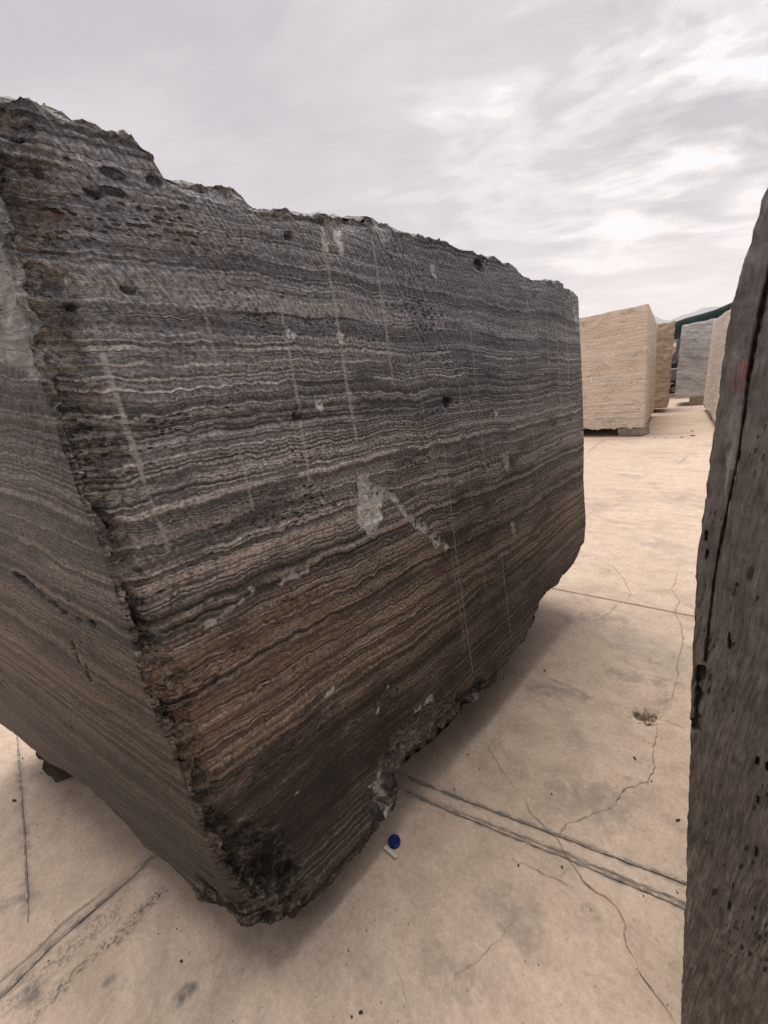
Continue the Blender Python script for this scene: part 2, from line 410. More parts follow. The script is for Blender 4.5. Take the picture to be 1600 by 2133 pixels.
for pts, wd, am in [([(370, 2085), (400, 2055)], 0.022, 1.0), ([(222, 2045), (228, 2040)], 0.010, 0.9), ([(1305, 1620), (1312, 1622)], 0.013, 0.6),
                    ([(1185, 1650), (1265, 1670)], 0.10, 0.45), ([(1060, 1880), (1090, 1930)], 0.075, 0.45), ([(1225, 1890), (1240, 1905)], 0.02, 0.6),
                    ([(1110, 1430), (1200, 1445)], 0.06, 0.5), ([(1280, 1405), (1410, 1425)], 0.05, 0.45), ([(1190, 1290), (1290, 1290)], 0.06, 0.4),
                    ([(60, 2065), (75, 2075)], 0.02, 0.9), ([(0, 1880), (55, 1870)], 0.03, 0.6), ([(1385, 1450), (1370, 1475)], 0.04, 0.4),
                    ([(900, 2040), (950, 2050)], 0.06, 0.35), ([(1415, 962), (1425, 963)], 0.16, 0.7), ([(1230, 1060), (1260, 1050)], 0.16, 0.4)]:
    stain = np.maximum(stain, gmask(pts, wd, int(pts[0][0])) * am)
zl4 = lambda l: [(700 + a / 2.1333, 1500 + b / 2.1333) for a, b in l]
smear = np.zeros(len(V))
for pts, wd, am in [(zl4([(330, 258), (560, 350), (800, 440), (1000, 515), (1270, 620), (1540, 720)]), .012, .75), (zl4([(320, 318), (560, 420), (720, 487), (1020, 603), (1300, 722), (1560, 828)]), .013, .8),
                    ([(296, 1806), (215, 1876), (120, 1952), (-20, 2085)], .030, .55), ([(296, 1806), (215, 1878), (120, 1958), (-20, 2098)], .014, .9), ([(38, 1562), (43, 1640), (50, 1720), (56, 1830), (58, 1895)], .014, .8)]:
    smear = np.maximum(smear, gmask(pts, wd, int(pts[0][1]), 1.0, 30) * am)
V[:, 2] = zg - 0.004 * smear * fade
n1_, n2_ = GX.shape; bI = np.arange(n1_ * n2_).reshape(n1_, n2_)
Qg = np.stack([bI[:-1, :-1], bI[1:, :-1], bI[1:, 1:], bI[:-1, 1:]], -1).reshape(-1, 4)
ground = np_mesh('ground', V, Qg, M_ground, attrs=dict(hole=hole, broken=broken, grit=grit, stain=stain, smear=smear))
tag(ground, kind='structure')

# joints and cracks of the yard slab
def seam_mat(name, c0, c1, lo, hi, scale=30):
    m, n, b = new_mat(name); P = n.coord('Object')
    n.L(n.mix(n.ss(n.noise(P, scale, 5, 0.7), lo, hi), c0, c1), b.inputs['Base Color']); b.inputs['Roughness'].default_value = 0.85
    bump(n, b, n.noise(P, 120, 3), 0.004); return m
M_joint = seam_mat('joint_filler', (0.19, 0.175, 0.165), (0.48, 0.38, 0.30), 0.44, 0.58)
M_jointd = seam_mat('dark_joint', (0.045, 0.035, 0.030), (0.10, 0.08, 0.065), 0.4, 0.7)
M_crack = seam_mat('crack_dark', (0.19, 0.14, 0.105), (0.46, 0.35, 0.27), 0.40, 0.58, 60)
def ribbon(name, pts, width, mat, z=0.003, jag=0.0, step=0.012, seed=0, world=False, ragged=0.3):
    pw = [np.array(q[:2]) if world else onz(*q)[:2] for q in pts]
    P = []
    for p, q in zip(pw[:-1], pw[1:]):
        k = max(1, int(np.linalg.norm(q - p) / step)); P += [p + (q - p) * i / k for i in range(k)]
    P.append(pw[-1]); P = np.array(P); n = len(P)
    tn = np.gradient(P, axis=0); tn /= np.linalg.norm(tn, axis=1)[:, None] + 1e-9; nr = np.stack([-tn[:, 1], tn[:, 0]], 1)
    q3 = np.column_stack([P * 40, np.zeros(n)]); q4 = np.column_stack([P * 14, np.zeros(n)])
    off = (perlin(q3, seed + 50) + 1.2 * perlin(q4, seed + 51)) * jag; P = P + nr * off[:, None]
    wl = width * 0.5 * (1 + ragged * 1.6 * perlin(q3 * 1.3, seed + 1)); wr = width * 0.5 * (1 + ragged * 1.6 * perlin(q3 * 1.3 + 9, seed + 2))
    tp = np.minimum(1, np.minimum(np.arange(n), n - 1 - np.arange(n)) / 4.0 + 0.15)
    wl = np.maximum(wl, width * 0.08) * tp; wr = np.maximum(wr, width * 0.08) * tp
    A = np.column_stack([P + nr * wl[:, None], np.full(n, z)]); B = np.column_stack([P - nr * wr[:, None], np.full(n, z)])
    Vv = np.concatenate([B, A]); i = np.arange(n - 1)
    return np_mesh(name, Vv, np.stack([i, i + 1, n + i + 1, n + i], 1), mat, parent=ground)
def z4(l): return [(700 + a / 2.1333, 1500 + b / 2.1333) for a, b in l]
def z5(l): return [(1000 + a / 3.3333, 1150 + b / 3.3333) for a, b in l]
def extend(pts, e0, e1):
    p = [onz(*q)[:2] for q in pts]; d0 = unit(p[0] - p[1]); d1 = unit(p[-1] - p[-2])
    return [p[0] + d0 * e0] + p + [p[-1] + d1 * e1]
ribbon('expansion_joint', extend([(1165, 1229), (1444, 1284)], 2.2, 2.0), 0.0055, M_jointd, 0.0045, 0.0, 0.03, 1, True, 0.1)
A_up = z4([(330, 258), (560, 350), (800, 440), (1000, 515), (1270, 620), (1540, 720)])
A_lo = z4([(320, 322), (560, 425), (720, 490), (1020, 610), (1300, 730), (1550, 835)])
A_lo2 = z4([(560, 412), (740, 482), (1030, 592), (1300, 710), (1550, 812)])
L1 = [(296, 1806), (215, 1878), (120, 1958), (0, 2078)]; L2 = [(38, 1562), (43, 1640), (50, 1720), (56, 1830), (58, 1895)]
for sd_, (pts, e0, e1, wd) in enumerate([(A_up, .5, .9, .0055), (A_lo, .5, .9, .0045), (A_lo2, 0, .9, .0030), (L1, .15, .4, .0065), ([(225, 1850), (130, 1925), (70, 1985), (0, 2045)], 0, .4, .0030), (L2, .6, .05, .0040)]):
    ribbon('joint_strip', extend(pts, e0, e1), wd, M_joint, 0.0040 + 0.0003 * sd_, 0.0012, 0.016, 60 + sd_, True, 0.5)
CR = [(z4([(660, 85), (720, 200), (790, 290), (840, 340)]), .0026), (z4([(840, 340), (850, 400), (930, 480), (985, 520)]), .0035),
      (z4([(975, 505), (985, 545), (1050, 640), (1100, 710), (1170, 770), (1235, 830), (1280, 920), (1290, 1000), (1340, 1070)]), .0050),
      (z4([(1340, 1070), (1380, 1160), (1420, 1220), (1470, 1300), (1520, 1370)]), .0042),
      (z4([(985, 510), (1030, 465), (1130, 430), (1230, 375)]), .0028), (z4([(1230, 375), (1260, 330), (1320, 295), (1385, 275), (1410, 210), (1415, 110), (1432, 30)]), .0042),
      (z5([(1240, 1075), (1330, 1010), (1370, 880)]), .0026), (z5([(1370, 880), (1370, 740), (1390, 690), (1410, 600), (1390, 480), (1350, 410), (1390, 350), (1330, 260), (1360, 200), (1370, 140)]), .0042),
      (z5([(1260, 1160), (1440, 1220)]), .0034), (z5([(470, 880), (620, 935), (700, 970), (800, 1040)]), .0034), (z5([(840, 1035), (1020, 1075)]), .0024),
      (z4([(810, 870), (770, 920), (690, 1010), (650, 1050), (600, 1110), (540, 1140), (530, 1240)]), .0014),
      (z4([(760, 610), (850, 650), (940, 690), (1050, 745)]), .0030), (z4([(1045, 645), (980, 700)]), .0018),
      (z5([(810, 55), (920, 100), (1010, 200), (1045, 290), (1020, 345)]), .0034), (z5([(960, 360), (880, 440), (740, 500)]), .0028),
      (z4([(265, 1110), (300, 1190), (315, 1290)]), .0018), ([(1222, 945), (1245, 925), (1262, 915)], .016), ([(1258, 973), (1300, 980), (1355, 986)], .010)]
for i, (pts, wd) in enumerate(CR):
    ribbon('crack', pts, wd * 0.55, M_crack, 0.0038 + 0.0001 * (i % 5), 0.006 if wd < 0.009 else 0.02, 0.008 if wd < 0.009 else 0.03, 30 + i, False, 0.75)

# ================================================================== HILLS
def hill_mat():
    m, n, b = new_mat('dry_hills'); P = n.coord('Object')
    n.L(n.ramp(n.noise(P, 0.004, 6, 0.6), [(0.3, (0.11, 0.125, 0.145)), (0.7, (0.19, 0.20, 0.215))]), b.inputs['Base Color']); b.inputs['Roughness'].default_value = 1  # bluish air tint is put into the hill colour
    return m
az = np.radians(np.linspace(-75, 60, 260)); dist = np.array([2600, 2800, 3050, 3300, 3600.])
el_c = np.interp(np.degrees(az), [-75, -40, -25, -19, -15, -12, -11, -10.2, -8.6, -6, -2, 10, 60], [4.0, 5.0, 5.8, 6.1, 6.0, 5.75, 5.2, 4.9, 5.5, 5.4, 4.8, 4.4, 4.0])
Vh = []
for j, (dd, fr) in enumerate(zip(dist, [0, 0.35, 0.72, 1.0, 0.4])):
    hh = np.tan(np.radians(el_c)) * 3300 * fr + (fbm(np.column_stack([az * 34, az * 0 + j * .4, az * 0]), 4, 3) * 16 * (fr > 0)) + (H if fr else -2)
    Vh.append(np.column_stack([np.sin(az) * dd, np.cos(az) * dd, hh]))
Vh = np.concatenate(Vh); nA = len(az); bh = np.arange(nA * 5).reshape(5, nA)
Qh = np.stack([bh[:-1, :-1], bh[:-1, 1:], bh[1:, 1:], bh[1:, :-1]], -1).reshape(-1, 4)
hills = np_mesh('hills', Vh, Qh, hill_mat()); tag(hills, kind='structure')

# ================================================================== HERO BLOCK
XR = onz(590, 1920, 0.16 * K)
RN = unit(np.cross(R @ np.array([492 / 840, 3023 / 840, 1.0]), [0, 1, 0]))
LD = unit([*ray(-711, 1006)[:2], 0])
def rf(px, py):      # pixel -> (y,z) on the sawn aisle face
    p = onplane(px, py, XR, RN); return p[1], p[2]
top_px = [(0, 197), (35, 202), (65, 220), (115, 232), (185, 255), (240, 272), (270, 285), (295, 315), (325, 345), (345, 365), (380, 372), (440, 381), (490, 392), (510, 402), (517, 415), (535, 425), (580, 434), (630, 437), (700, 445), (750, 450), (784, 455), (810, 459), (840, 474), (867, 487), (880, 487), (915, 496), (950, 509), (994, 527), (1037, 540), (1072, 551), (1083, 557), (1086, 568), (1099, 573), (1121, 586), (1151, 583), (1177, 586), (1186, 597), (1204, 610), (1208, 614)]
bot_px = [(590, 1930), (635, 1905), (690, 1850), (715, 1815), (770, 1750), (789, 1730), (810, 1700), (816, 1669), (819, 1628), (862, 1590), (906, 1556), (932, 1529), (959, 1503), (967, 1481), (989, 1472), (1002, 1446), (1029, 1433), (1037, 1407), (1059, 1385), (1068, 1363), (1094, 1337), (1106, 1311), (1122, 1272), (1134, 1241), (1164, 1223), (1173, 1201), (1199, 1175), (1208, 1149), (1221, 1122)]
far_px = [(1208, 614), (1210, 680), (1214, 750), (1217, 850), (1219, 920), (1218, 1000), (1221, 1048), (1223, 1079), (1221, 1122), (1219, 1180)]
near_px = [(-20, 330), (0, 450), (40, 600), (75, 740), (160, 1000), (230, 1180), (330, 1500), (380, 1600), (420, 1720), (470, 1830), (515, 1900)]
TP = np.array(sorted(rf(*q) for q in top_px)); TP[:, 1] += 0.007 + 0.014 * np.exp(-TP[:, 0] / 0.25); TP = np.vstack([[0.0, TP[0, 1] + 0.005], TP, [3, TP[-1, 1] - 0.02]])
_b = [rf(*q) for q in bot_px]; BP = [(0.0, 0.235 * K), (0.11 * K, 0.22 * K), (0.19 * K, 0.165 * K)]
for q in _b:
    if q[0] > BP[-1][0] + 0.002: BP.append(q)
BP.append((3.0, BP[-1][1] + 0.05)); BP = np.array(BP); BP[:, 1] -= 0.004 + 0.022 * np.exp(-BP[:, 0] / 0.25)
FP = np.array(sorted((rf(*q)[1], rf(*q)[0]) for q in far_px)); NP_ = np.array(sorted((rf(*q)[1], rf(*q)[0]) for q in near_px))
YN, YF = 0.125 * K, rf(1216, 850)[0]
WB = 1.75 * K
LP0 = np.array([-0.85 * K, 0.125 * K, 0.6 * K]); LN = unit(np.cross(LD, [0.03, .03, -1]))
zl = sorted((-(onplane(*q, LP0, LN)[0] + 0.85 * K) / 0.963, onplane(*q, LP0, LN)[2]) for q in [(0, 1525), (62, 1585), (150, 1635), (205, 1705), (260, 1775), (320, 1820), (390, 1890)])
zl = np.array([(0.0, 0.225 * K)] + zl); zl[1:, 1] -= 0.012 
def hero_pos(a, s, t):
    y0 = YN + (YF - YN) * s
    zb = np.interp(y0, BP[:, 0], BP[:, 1]) + (np.interp(a * WB, zl[:, 0], zl[:, 1]) - zl[0, 1]) * (1 - s) ** 1.2
    zt = np.interp(y0, TP[:, 0], TP[:, 1]) + 0.03 * np.sin(a * 7) * a
    z = zb + (zt - zb) * t
    yn = np.interp(z, NP_[:, 0], NP_[:, 1]); yf = np.interp(z, FP[:, 0], FP[:, 1])
    y = yn + (yf - yn) * s
    x = XR[0] - (z - XR[2]) * RN[2] / RN[0]
    dirx = LD[0] * (1 - s) - s; diry = LD[1] * (1 - s)
    # inward rounding of the edges
    dr = a * WB; dn = (y - yn); df = (yf - y); dt = zt - z; db = z - zb
    q0 = np.column_stack([x * 0 + a * WB * 6, y * 6, z * 6]); nz = perlin(q0, 77)
    low = sstep(z, 0.65 * K, 0.25 * K)
    rx = 0.010 + 0.005 * nz + 0.03 * low; ry = np.where(s < 0.5, 0.030 + 0.015 * nz + 0.05 * low, 0.03); rz = np.where(t > 0.5, 0.018 + 0.008 * nz, 0.022 + 0.012 * nz)
    qx = np.maximum(0, 1 - dr / rx); qy = np.maximum(0, 1 - np.minimum(dn, df) / ry); qz = np.maximum(0, 1 - np.minimum(dt, db) / rz)
    ln = np.sqrt(qx ** 2 + qy ** 2 + qz ** 2) + 1e-9; k = 1 - np.maximum(np.maximum(qx, qy), qz) / ln
    ix = k * qx * rx; iy = k * qy * ry * np.where(s < 0.5, 1, -1); iz = k * qz * rz * np.where(t > 0.5, -1, 1)
    X = x + (a * WB + ix) * dirx; Yy = y + (a * WB) * diry + iy; Z = z + iz
    return np.column_stack([X, Yy, Z]), dr, dn, df, dt, db
ns, nt_ = 640, 500
s_arr = np.linspace(0, 1, ns) ** 1.45; t_arr = np.linspace(0, 1, nt_); a_arr = np.linspace(0, 1, 190) ** 1.25
a, s, t, Q = box_faces(a_arr, s_arr, t_arr, 7)
P, dr, dn, df, dt, db = hero_pos(a, s, t)
onR = a < 1e-6; onL = (s < 1e-6)
u, v = P[:, 1], P[:, 2]
jn = fbm(P * 11, 3, 13); jf = fbm(P * 45, 3, 17)
# --- masks on the aisle face, in face coordinates
def rpoly(pts, z0=None):
    if z0: ox, oy, sc = z0; pts = [(ox + p / sc, oy + q / sc) for p, q in pts]
    return [rf(*q) for q in pts]
def pmask(poly, soft=0.012, jit=0.02):
    r = np.zeros(len(P)); lo = np.min(poly, 0) - 0.12; hi = np.max(poly, 0) + 0.12
    sel = onR & (u > lo[0]) & (u < hi[0]) & (v > lo[1]) & (v < hi[1])
    sd_ = poly_sd(u[sel], v[sel], poly) + jn[sel] * jit + jf[sel] * jit * 0.7
    r[sel] = 1 - sstep(sd_, -soft, soft); return r
ZS = (640, 900, 4.4444)
star = rpoly([(460, 400), (560, 380), (650, 470), (760, 520), (870, 640), (960, 760), (1060, 840), (1170, 930), (1270, 1050), (1210, 1080), (1130, 990), (1040, 900), (930, 800), (860, 740), (800, 640), (720, 600), (690, 700), (720, 800), (650, 900), (610, 1000), (560, 900), (460, 820), (470, 700), (500, 640)], ZS)
m_star = pmask(star, 0.004, 0.008)
scuff = m_star * 1.0
def lmask(pts, wd, jit=0.25):
    pw = [rf(*q) for q in pts]; lo = np.min(pw, 0) - 0.1; hi = np.max(pw, 0) + 0.1
    r = np.zeros(len(P)); sel = onR & (u > lo[0]) & (u < hi[0]) & (v > lo[1]) & (v < hi[1])
    dd = line_d(u[sel], v[sel], pw) + (jn[sel] + jf[sel]) * wd * jit
    r[sel] = 1 - sstep(dd, wd * 0.45, wd); return r
for pts, wd, am in [([(795, 1020), (822, 1042), (845, 1072), (885, 1100), (928, 1140)], .011, .95), ([(604, 694), (608, 702)], .008, .95), ([(710, 700), (714, 712)], .008, .9), ([(718, 716), (722, 722)], .006, .8), ([(1052, 955), (1056, 975)], .016, .6), ([(1068, 1095), (1072, 1110)], .016, .5),
                    ([(664, 842), (668, 850)], .009, .9), ([(1030, 868), (1036, 862)], .014, .7), ([(430, 1300), (480, 1268), (530, 1235)], .008, .45), ([(590, 1210), (640, 1190)], .008, .5), ([(395, 1275), (440, 1250)], .007, .35), ([(672, 1045), (676, 1050)], .006, .8),
                    ([(525, 1228), (530, 1232)], .012, .9), ([(680, 1450), (690, 1440)], .008, .7), ([(800, 1440), (806, 1434)], .008, .7), ([(780, 1490), (788, 1478)], .008, .7), ([(770, 1640), (774, 1636)], .007, .7), ([(616, 1655), (619, 1652)], .005, .9),
                    ([(1190, 605), (1196, 650)], .05, .55), ([(670, 468), (674, 510)], .012, .75), ([(706, 480), (709, 525)], .009, .8), ([(690, 455), (770, 460)], .014, .6), ([(785, 465), (800, 500)], .02, .5), ([(900, 555), (902, 570)], .010, .7),
                    ([(800, 1640), (812, 1690)], .020, .8), ([(985, 1470), (1000, 1452)], .012, .6), ([(870, 1480), (900, 1455)], .014, .5)]:
    scuff = np.maximum(scuff, lmask(pts, wd, 1.1) * am)
chalk = np.zeros(len(P))
for pts, wd, am in [([(190, 650), (215, 740)], .0035, .4), ([(215, 740), (255, 860), (300, 1000)], .0065, 1.0), ([(303, 1010), (330, 1085)], .0045, .5), ([(333, 1090), (352, 1148)], .006, .85), ([(425, 640), (462, 800)], .0045, .6), ([(497, 930), (528, 1060)], .0045, .6), ([(580, 1060), (600, 1140)], .004, .4),
                    ([(585, 640), (612, 780), (625, 860)], .0055, .85), ([(626, 880), (645, 1000)], .006, .9), ([(665, 470), (700, 640), (722, 800), (744, 918)], .0065, .9), ([(705, 700), (735, 850)], .005, .5), ([(775, 490), (800, 650), (820, 800)], .0065, .9),
                    ([(842, 540), (868, 800)], .005, .35), ([(865, 760), (905, 990)], .005, .45), ([(905, 680), (930, 860)], .005, .35), ([(893, 900), (918, 1000), (925, 1060)], .006, .45), ([(925, 930), (950, 1150), (985, 1400)], .006, .65), ([(940, 1150), (955, 1250), (970, 1350)], .006, .4), ([(980, 690), (1012, 980)], .007, .55), ([(955, 780), (985, 1060)], .006, .45),
                    ([(1045, 1150), (1065, 1330)], .006, .6), ([(1000, 1140), (1012, 1230)], .006, .4), ([(1095, 720), (1120, 1000)], .010, .45), ([(1140, 640), (1145, 800)], .012, .4), ([(1160, 690), (1170, 860)], .016, .45), ([(1180, 680), (1188, 830)], .016, .5), ([(1090, 560), (1100, 640)], .014, .4)]:
    chalk = np.maximum(chalk, lmask(pts, wd * 0.85, 0.2) * am)
rust = pmask(rpoly([(335, 1440), (420, 1370), (560, 1290), (700, 1225), (740, 1240), (690, 1330), (600, 1410), (520, 1470), (430, 1590), (370, 1600)]), 0.07, 0.07)
rust = np.maximum(rust, pmask(rpoly([(880, 1180), (1010, 1090), (1060, 1100), (960, 1190), (900, 1230)]), 0.05, 0.05) * 0.5)
rust = np.maximum(rust, pmask(rpoly([(100, 330), (200, 400), (330, 420), (520, 520), (500, 560), (300, 480), (150, 420)]), 0.05, 0.06) * 0.28)
rust = np.maximum(rust, lmask([(0, 440), (60, 452), (130, 465)], 0.02, 0.6) * 0.6)
chip = pmask(rpoly([(1010, 1420), (1000, 1450), (960, 1500), (905, 1560), (860, 1600), (815, 1640), (812, 1690), (788, 1715), (775, 1690), (785, 1620), (820, 1540), (880, 1480), (960, 1445)]), 0.018, 0.02)
topchip = pmask(rpoly([(340, 350), (520, 390), (560, 440), (800, 450), (800, 470), (700, 470), (540, 452), (500, 420), (400, 395)]), 0.012, 0.012)
band_w = (0.038 + 0.022 * sstep(v, 1.2 * K, 1.75 * K) + 0.10 * sstep(v, 0.62 * K, 0.42 * K))
rough = np.where(onR, 1 - sstep(dn + jn * 0.022 + jf * 0.012, band_w * 0.65, band_w * 1.25), 0.0)
rough = np.maximum(rough, np.where(onL, (1 - sstep(dr + jn * 0.010, 0.001, 0.010)), 0))
rough = np.maximum(rough, np.where(onL, (1 - sstep(db + jn * 0.05 + np.maximum(0, dr - 0.15) * 1.5, 0.10, 0.17)), 0))
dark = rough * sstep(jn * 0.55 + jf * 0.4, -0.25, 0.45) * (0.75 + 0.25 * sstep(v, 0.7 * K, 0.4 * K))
rough = np.maximum(rough, np.where(onR, (1 - sstep(db + jn * 0.02, 0.006, 0.035)) * 0.8, 0))
crust = np.where(onR, 1 - sstep(dt + jn * 0.016 + jf * 0.010, 0.002, 0.020), 0); rough = np.maximum(rough, crust)
scuff = np.maximum(scuff, crust * 0.42)
rough = np.maximum.reduce([rough, chip * 0.9, topchip * 0.8, m_star * 0.35])
dark = np.maximum(dark, pmask(rpoly([(500, 1800), (590, 1775), (625, 1815), (590, 1850), (510, 1850)]), 0.02, 0.03))  # carved recess, its shade put into the colour
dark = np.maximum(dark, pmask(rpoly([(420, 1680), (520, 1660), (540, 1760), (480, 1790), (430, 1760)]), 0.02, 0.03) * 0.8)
dark = np.maximum(dark, pmask(rpoly([(430, 1660), (640, 1540), (860, 1420), (900, 1440), (800, 1560), (700, 1720), (600, 1850), (500, 1830)]), 0.06, 0.05) * 0.8)  # dark layer, plus near-corner shade painted in
scuff = np.maximum(scuff, chip * 0.10)
dark = np.maximum(dark, lmask([(990, 548), (1005, 560)], .022, .6))
def lf(px, py):
    p = onplane(px, py, LP0, LN); return -(p[0] + 0.85 * K) / 0.963, p[2]
lu = dr
pale = np.zeros(len(P))
lp = [lf(*q) for q in [(-40, 540), (5, 575), (30, 650), (66, 738), (40, 760), (0, 745), (-40, 770)]]
pale[onL] = 1 - sstep(poly_sd(lu[onL], v[onL], lp) + jn[onL] * 0.03 + jf[onL] * 0.015, -0.012, 0.012)
gouge = np.zeros(len(P))
for pts, wd in [([(142, 1345), (152, 1375), (160, 1390)], .007), ([(174, 1395), (182, 1425)], .008), ([(20, 1205), (60, 1235), (95, 1262), (130, 1292)], .010), ([(150, 1300), (185, 1310)], .006)]:
    pw = [lf(*q) for q in pts]
    gouge[onL] = np.maximum(gouge[onL], 1 - sstep(line_d(lu[onL], v[onL], pw) + (jn[onL] + jf[onL]) * wd * 0.9, wd * 0.3, wd))
rough = np.maximum(rough, pale * 0.25)
# --- real relief
amp = 0.0012 + 0.0085 * rough
sk = np.column_stack([P[:, 0] * 16, P[:, 1] * 16, P[:, 2] * 24])
vec = np.column_stack([fbm(sk, 4, 31, 0.6), fbm(sk + 7, 4, 41, 0.6), 0.5 * fbm(sk + 17, 3, 51, 0.6)])
D = vec * amp[:, None]
led = np.abs(fbm(np.column_stack([P[:, 0] * 4, P[:, 1] * 4, (P[:, 2] + 0.19 * P[:, 0]) * 34]), 3, 61, 0.6))
cb = np.where(onR, 1 - sstep(dn + jn * 0.020 + jf * 0.010, band_w * 0.3, band_w * 1.15), 0) * sstep(v, 0.30 * K, 0.5 * K)
inx = -(0.012 * rough * led + 0.0026 * led) * onR - cb * (0.013 + 0.014 * jn + 0.008 * jf)
inx -= chip * (0.030 + 0.018 * jn) + m_star * (0.006 + 0.006 * jf) + topchip * 0.012
inx -= pmask(rpoly([(510, 1800), (590, 1775), (620, 1810), (580, 1840), (510, 1840)]), 0.02, 0.02) * 0.022
for q, rr, dp in [((932, 838), .020, .022), ((622, 868), .014, .014), ((195, 402), .009, .010), ((82, 350), .007, .008), ((325, 375), .010, .012), ((998, 552), .022, .016), ((60, 585), .006, .006), ((150, 640), .006, .006), ((270, 606), .007, .007), ((150, 588), .006, .006), ((110, 595), .008, .008), ((40, 280), .010, .008), ((600, 490), .012, .010)]:
    c0 = rf(*q); rr_ = np.hypot((u - c0[0]) / 1.5, v - c0[1]) + jf * 0.005; g_ = (1 - sstep(rr_, rr * 0.45, rr)) * onR
    inx -= g_ * dp; dark = np.maximum(dark, g_ * 0.8)  # hollows are carved and their inner shade painted dark
D[:, 0] += inx
iny = np.where(onL, 0.010 * rough * led + gouge * 0.012, 0.0); D[:, 1] += iny
topw = np.exp(-dt / 0.02); D[:, 2] += topw * (fbm(P * 34, 4, 71, 0.65) * 0.009 - 0.004)
botw = np.exp(-db / 0.03); D[:, 2] += botw * fbm(P * 30, 4, 73, 0.65) * 0.008
P = P + D
base = (-0.86 * K, 0.13 * K, 0.0)
def hero_mat():
    stops = [(0.16, (0.026, 0.023, 0.022)), (0.34, (0.060, 0.053, 0.050)), (0.52, (0.098, 0.088, 0.082)), (0.68, (0.140, 0.126, 0.115)), (0.88, (0.215, 0.192, 0.170))]
    tint = (0.5, [(0.10, (0.34, 0.31, 0.295)), (0.22, (0.54, 0.475, 0.43)), (0.34, (0.82, 0.70, 0.61)), (0.44, (0.88, 0.80, 0.75)), (0.54, (1.16, 1.16, 1.20)), (0.66, (1.58, 1.68, 1.85)), (0.84, (1.72, 1.87, 2.10))])  # layer tones, with cool skylight above and shade below mixed into the colour
    m, n, b, D = stone_mat('dark_travertine', (0.19, 0.0, 1.0, 0.0), stops, (0.58, 0.51, 0.445), freq=(6.5, 28, 26), warp=(0.10, 0.034, 0.014), line_amt=0.66, tint=tint, hero=True, bump_d=0.0080, pit_scale=52, grain=0.5)
    P, c, h = D['P'], D['c'], D['h']
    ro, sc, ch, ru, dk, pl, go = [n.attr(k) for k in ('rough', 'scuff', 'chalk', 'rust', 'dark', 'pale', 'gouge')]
    fine = n.noise(P, 34, 4, 0.8); fin2 = n.noise(P, 75, 3, 0.75); mid = n.noise(n.vmul(P, (1, 1, 2)), 11, 3, 0.65)
    # rust-red layers
    c = n.mix(n.mul(ru, n.ss(n.add(n.mul(D['n2'], 0.6), n.mul(fine, 0.4)), 0.40, 0.58, 0.0, 0.72)), c, n.gain((0.180, 0.098, 0.060), n.ss(D['n2'], 0.3, 0.7, 0.5, 1.25)))
    # broken crust: light chips between dark weathered stone, plus painted recess shade
    c = n.mix(n.mul(ro, n.ss(fine, 0.50, 0.62, 0.0, 0.75)), c, (0.42, 0.355, 0.30))
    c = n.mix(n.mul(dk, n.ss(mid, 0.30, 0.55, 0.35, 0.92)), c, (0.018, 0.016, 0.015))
    c = n.mix(n.mul(sc, n.ss(fin2, 0.35, 0.52, 0.12, 1.0)), c, (0.84, 0.80, 0.77))
    # diagonal saw marks of the wire
    saw_c = n.add(n.mul(D['y'], SAW[0]), n.mul(D['z'], SAW[1]), n.mul(n.noise(P, 1.0, 0), 0.006))
    sw = n.m('SINE', n.mul(saw_c, 2 * math.pi / 0.0098)); sw2 = n.noise(saw_c, 105, 3, 0.7, '1D')
    nrm = n.sep(n.node('ShaderNodeNewGeometry').outputs['Normal'])[0]
    smk = n.mul(n.ss(nrm, 0.45, 0.8), n.m('SUBTRACT', 1.0, ro), n.ss(n.noise(P, 1.9, 3), 0.34, 0.60, 0.08, 1.0), n.ss(D['z'], 0.35, 1.15, 0.35, 1.0))
    swm = n.mul(n.add(n.mul(sw, 0.30), n.mul(n.m('SUBTRACT', sw2, 0.5), 3.2)), smk)
    c = n.gain(c, n.add(1.0, n.mul(swm, 0.45)))
    c = n.mix(n.mul(n.ss(swm, 0.5, 1.0), 0.42), c, (0.40, 0.395, 0.40))
    # fine upright saw marks on the end face
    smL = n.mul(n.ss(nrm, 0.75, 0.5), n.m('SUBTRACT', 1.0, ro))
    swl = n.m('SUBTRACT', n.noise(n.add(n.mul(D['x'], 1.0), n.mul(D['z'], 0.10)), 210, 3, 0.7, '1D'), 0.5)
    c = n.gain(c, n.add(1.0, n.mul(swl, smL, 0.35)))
    c = n.mix(n.mul(smL, 0.50), c, (0.044, 0.041, 0.038))  # sawn end-face tone, with the shade of this side put in
    c = n.mix(n.mul(pl, n.ss(fine, 0.30, 0.60, 0.55, 0.98)), c, (0.40, 0.39, 0.375))
    c = n.mix(n.mul(go, 0.9), c, (0.020, 0.022, 0.026))
    # chalk streaks
    c = n.mix(n.mul(ch, n.ss(fin2, 0.30, 0.56, 0.15, 0.68)), c, (0.52, 0.485, 0.45))
    h = n.add(h, n.mul(swm, 0.24), n.mul(fine, n.add(n.mul(ro, 3.2), n.mul(sc, 1.6))))
    D['c'] = c; D['h'] = h
    finish(n, b, D, n.ss(ro, 0, 1, 0.62, 0.92))
    return m
_p0, _p1 = rf(150, 500), rf(205, 562); _dir = unit([_p1[0] - _p0[0], _p1[1] - _p0[1]]); SAW = (-_dir[1], _dir[0])
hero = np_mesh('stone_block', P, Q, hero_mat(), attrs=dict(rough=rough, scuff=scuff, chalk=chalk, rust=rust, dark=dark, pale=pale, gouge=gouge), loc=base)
tag(hero, 'huge dark brown and grey banded travertine block filling the left foreground', 'stone block', 'stone blocks in the yard')

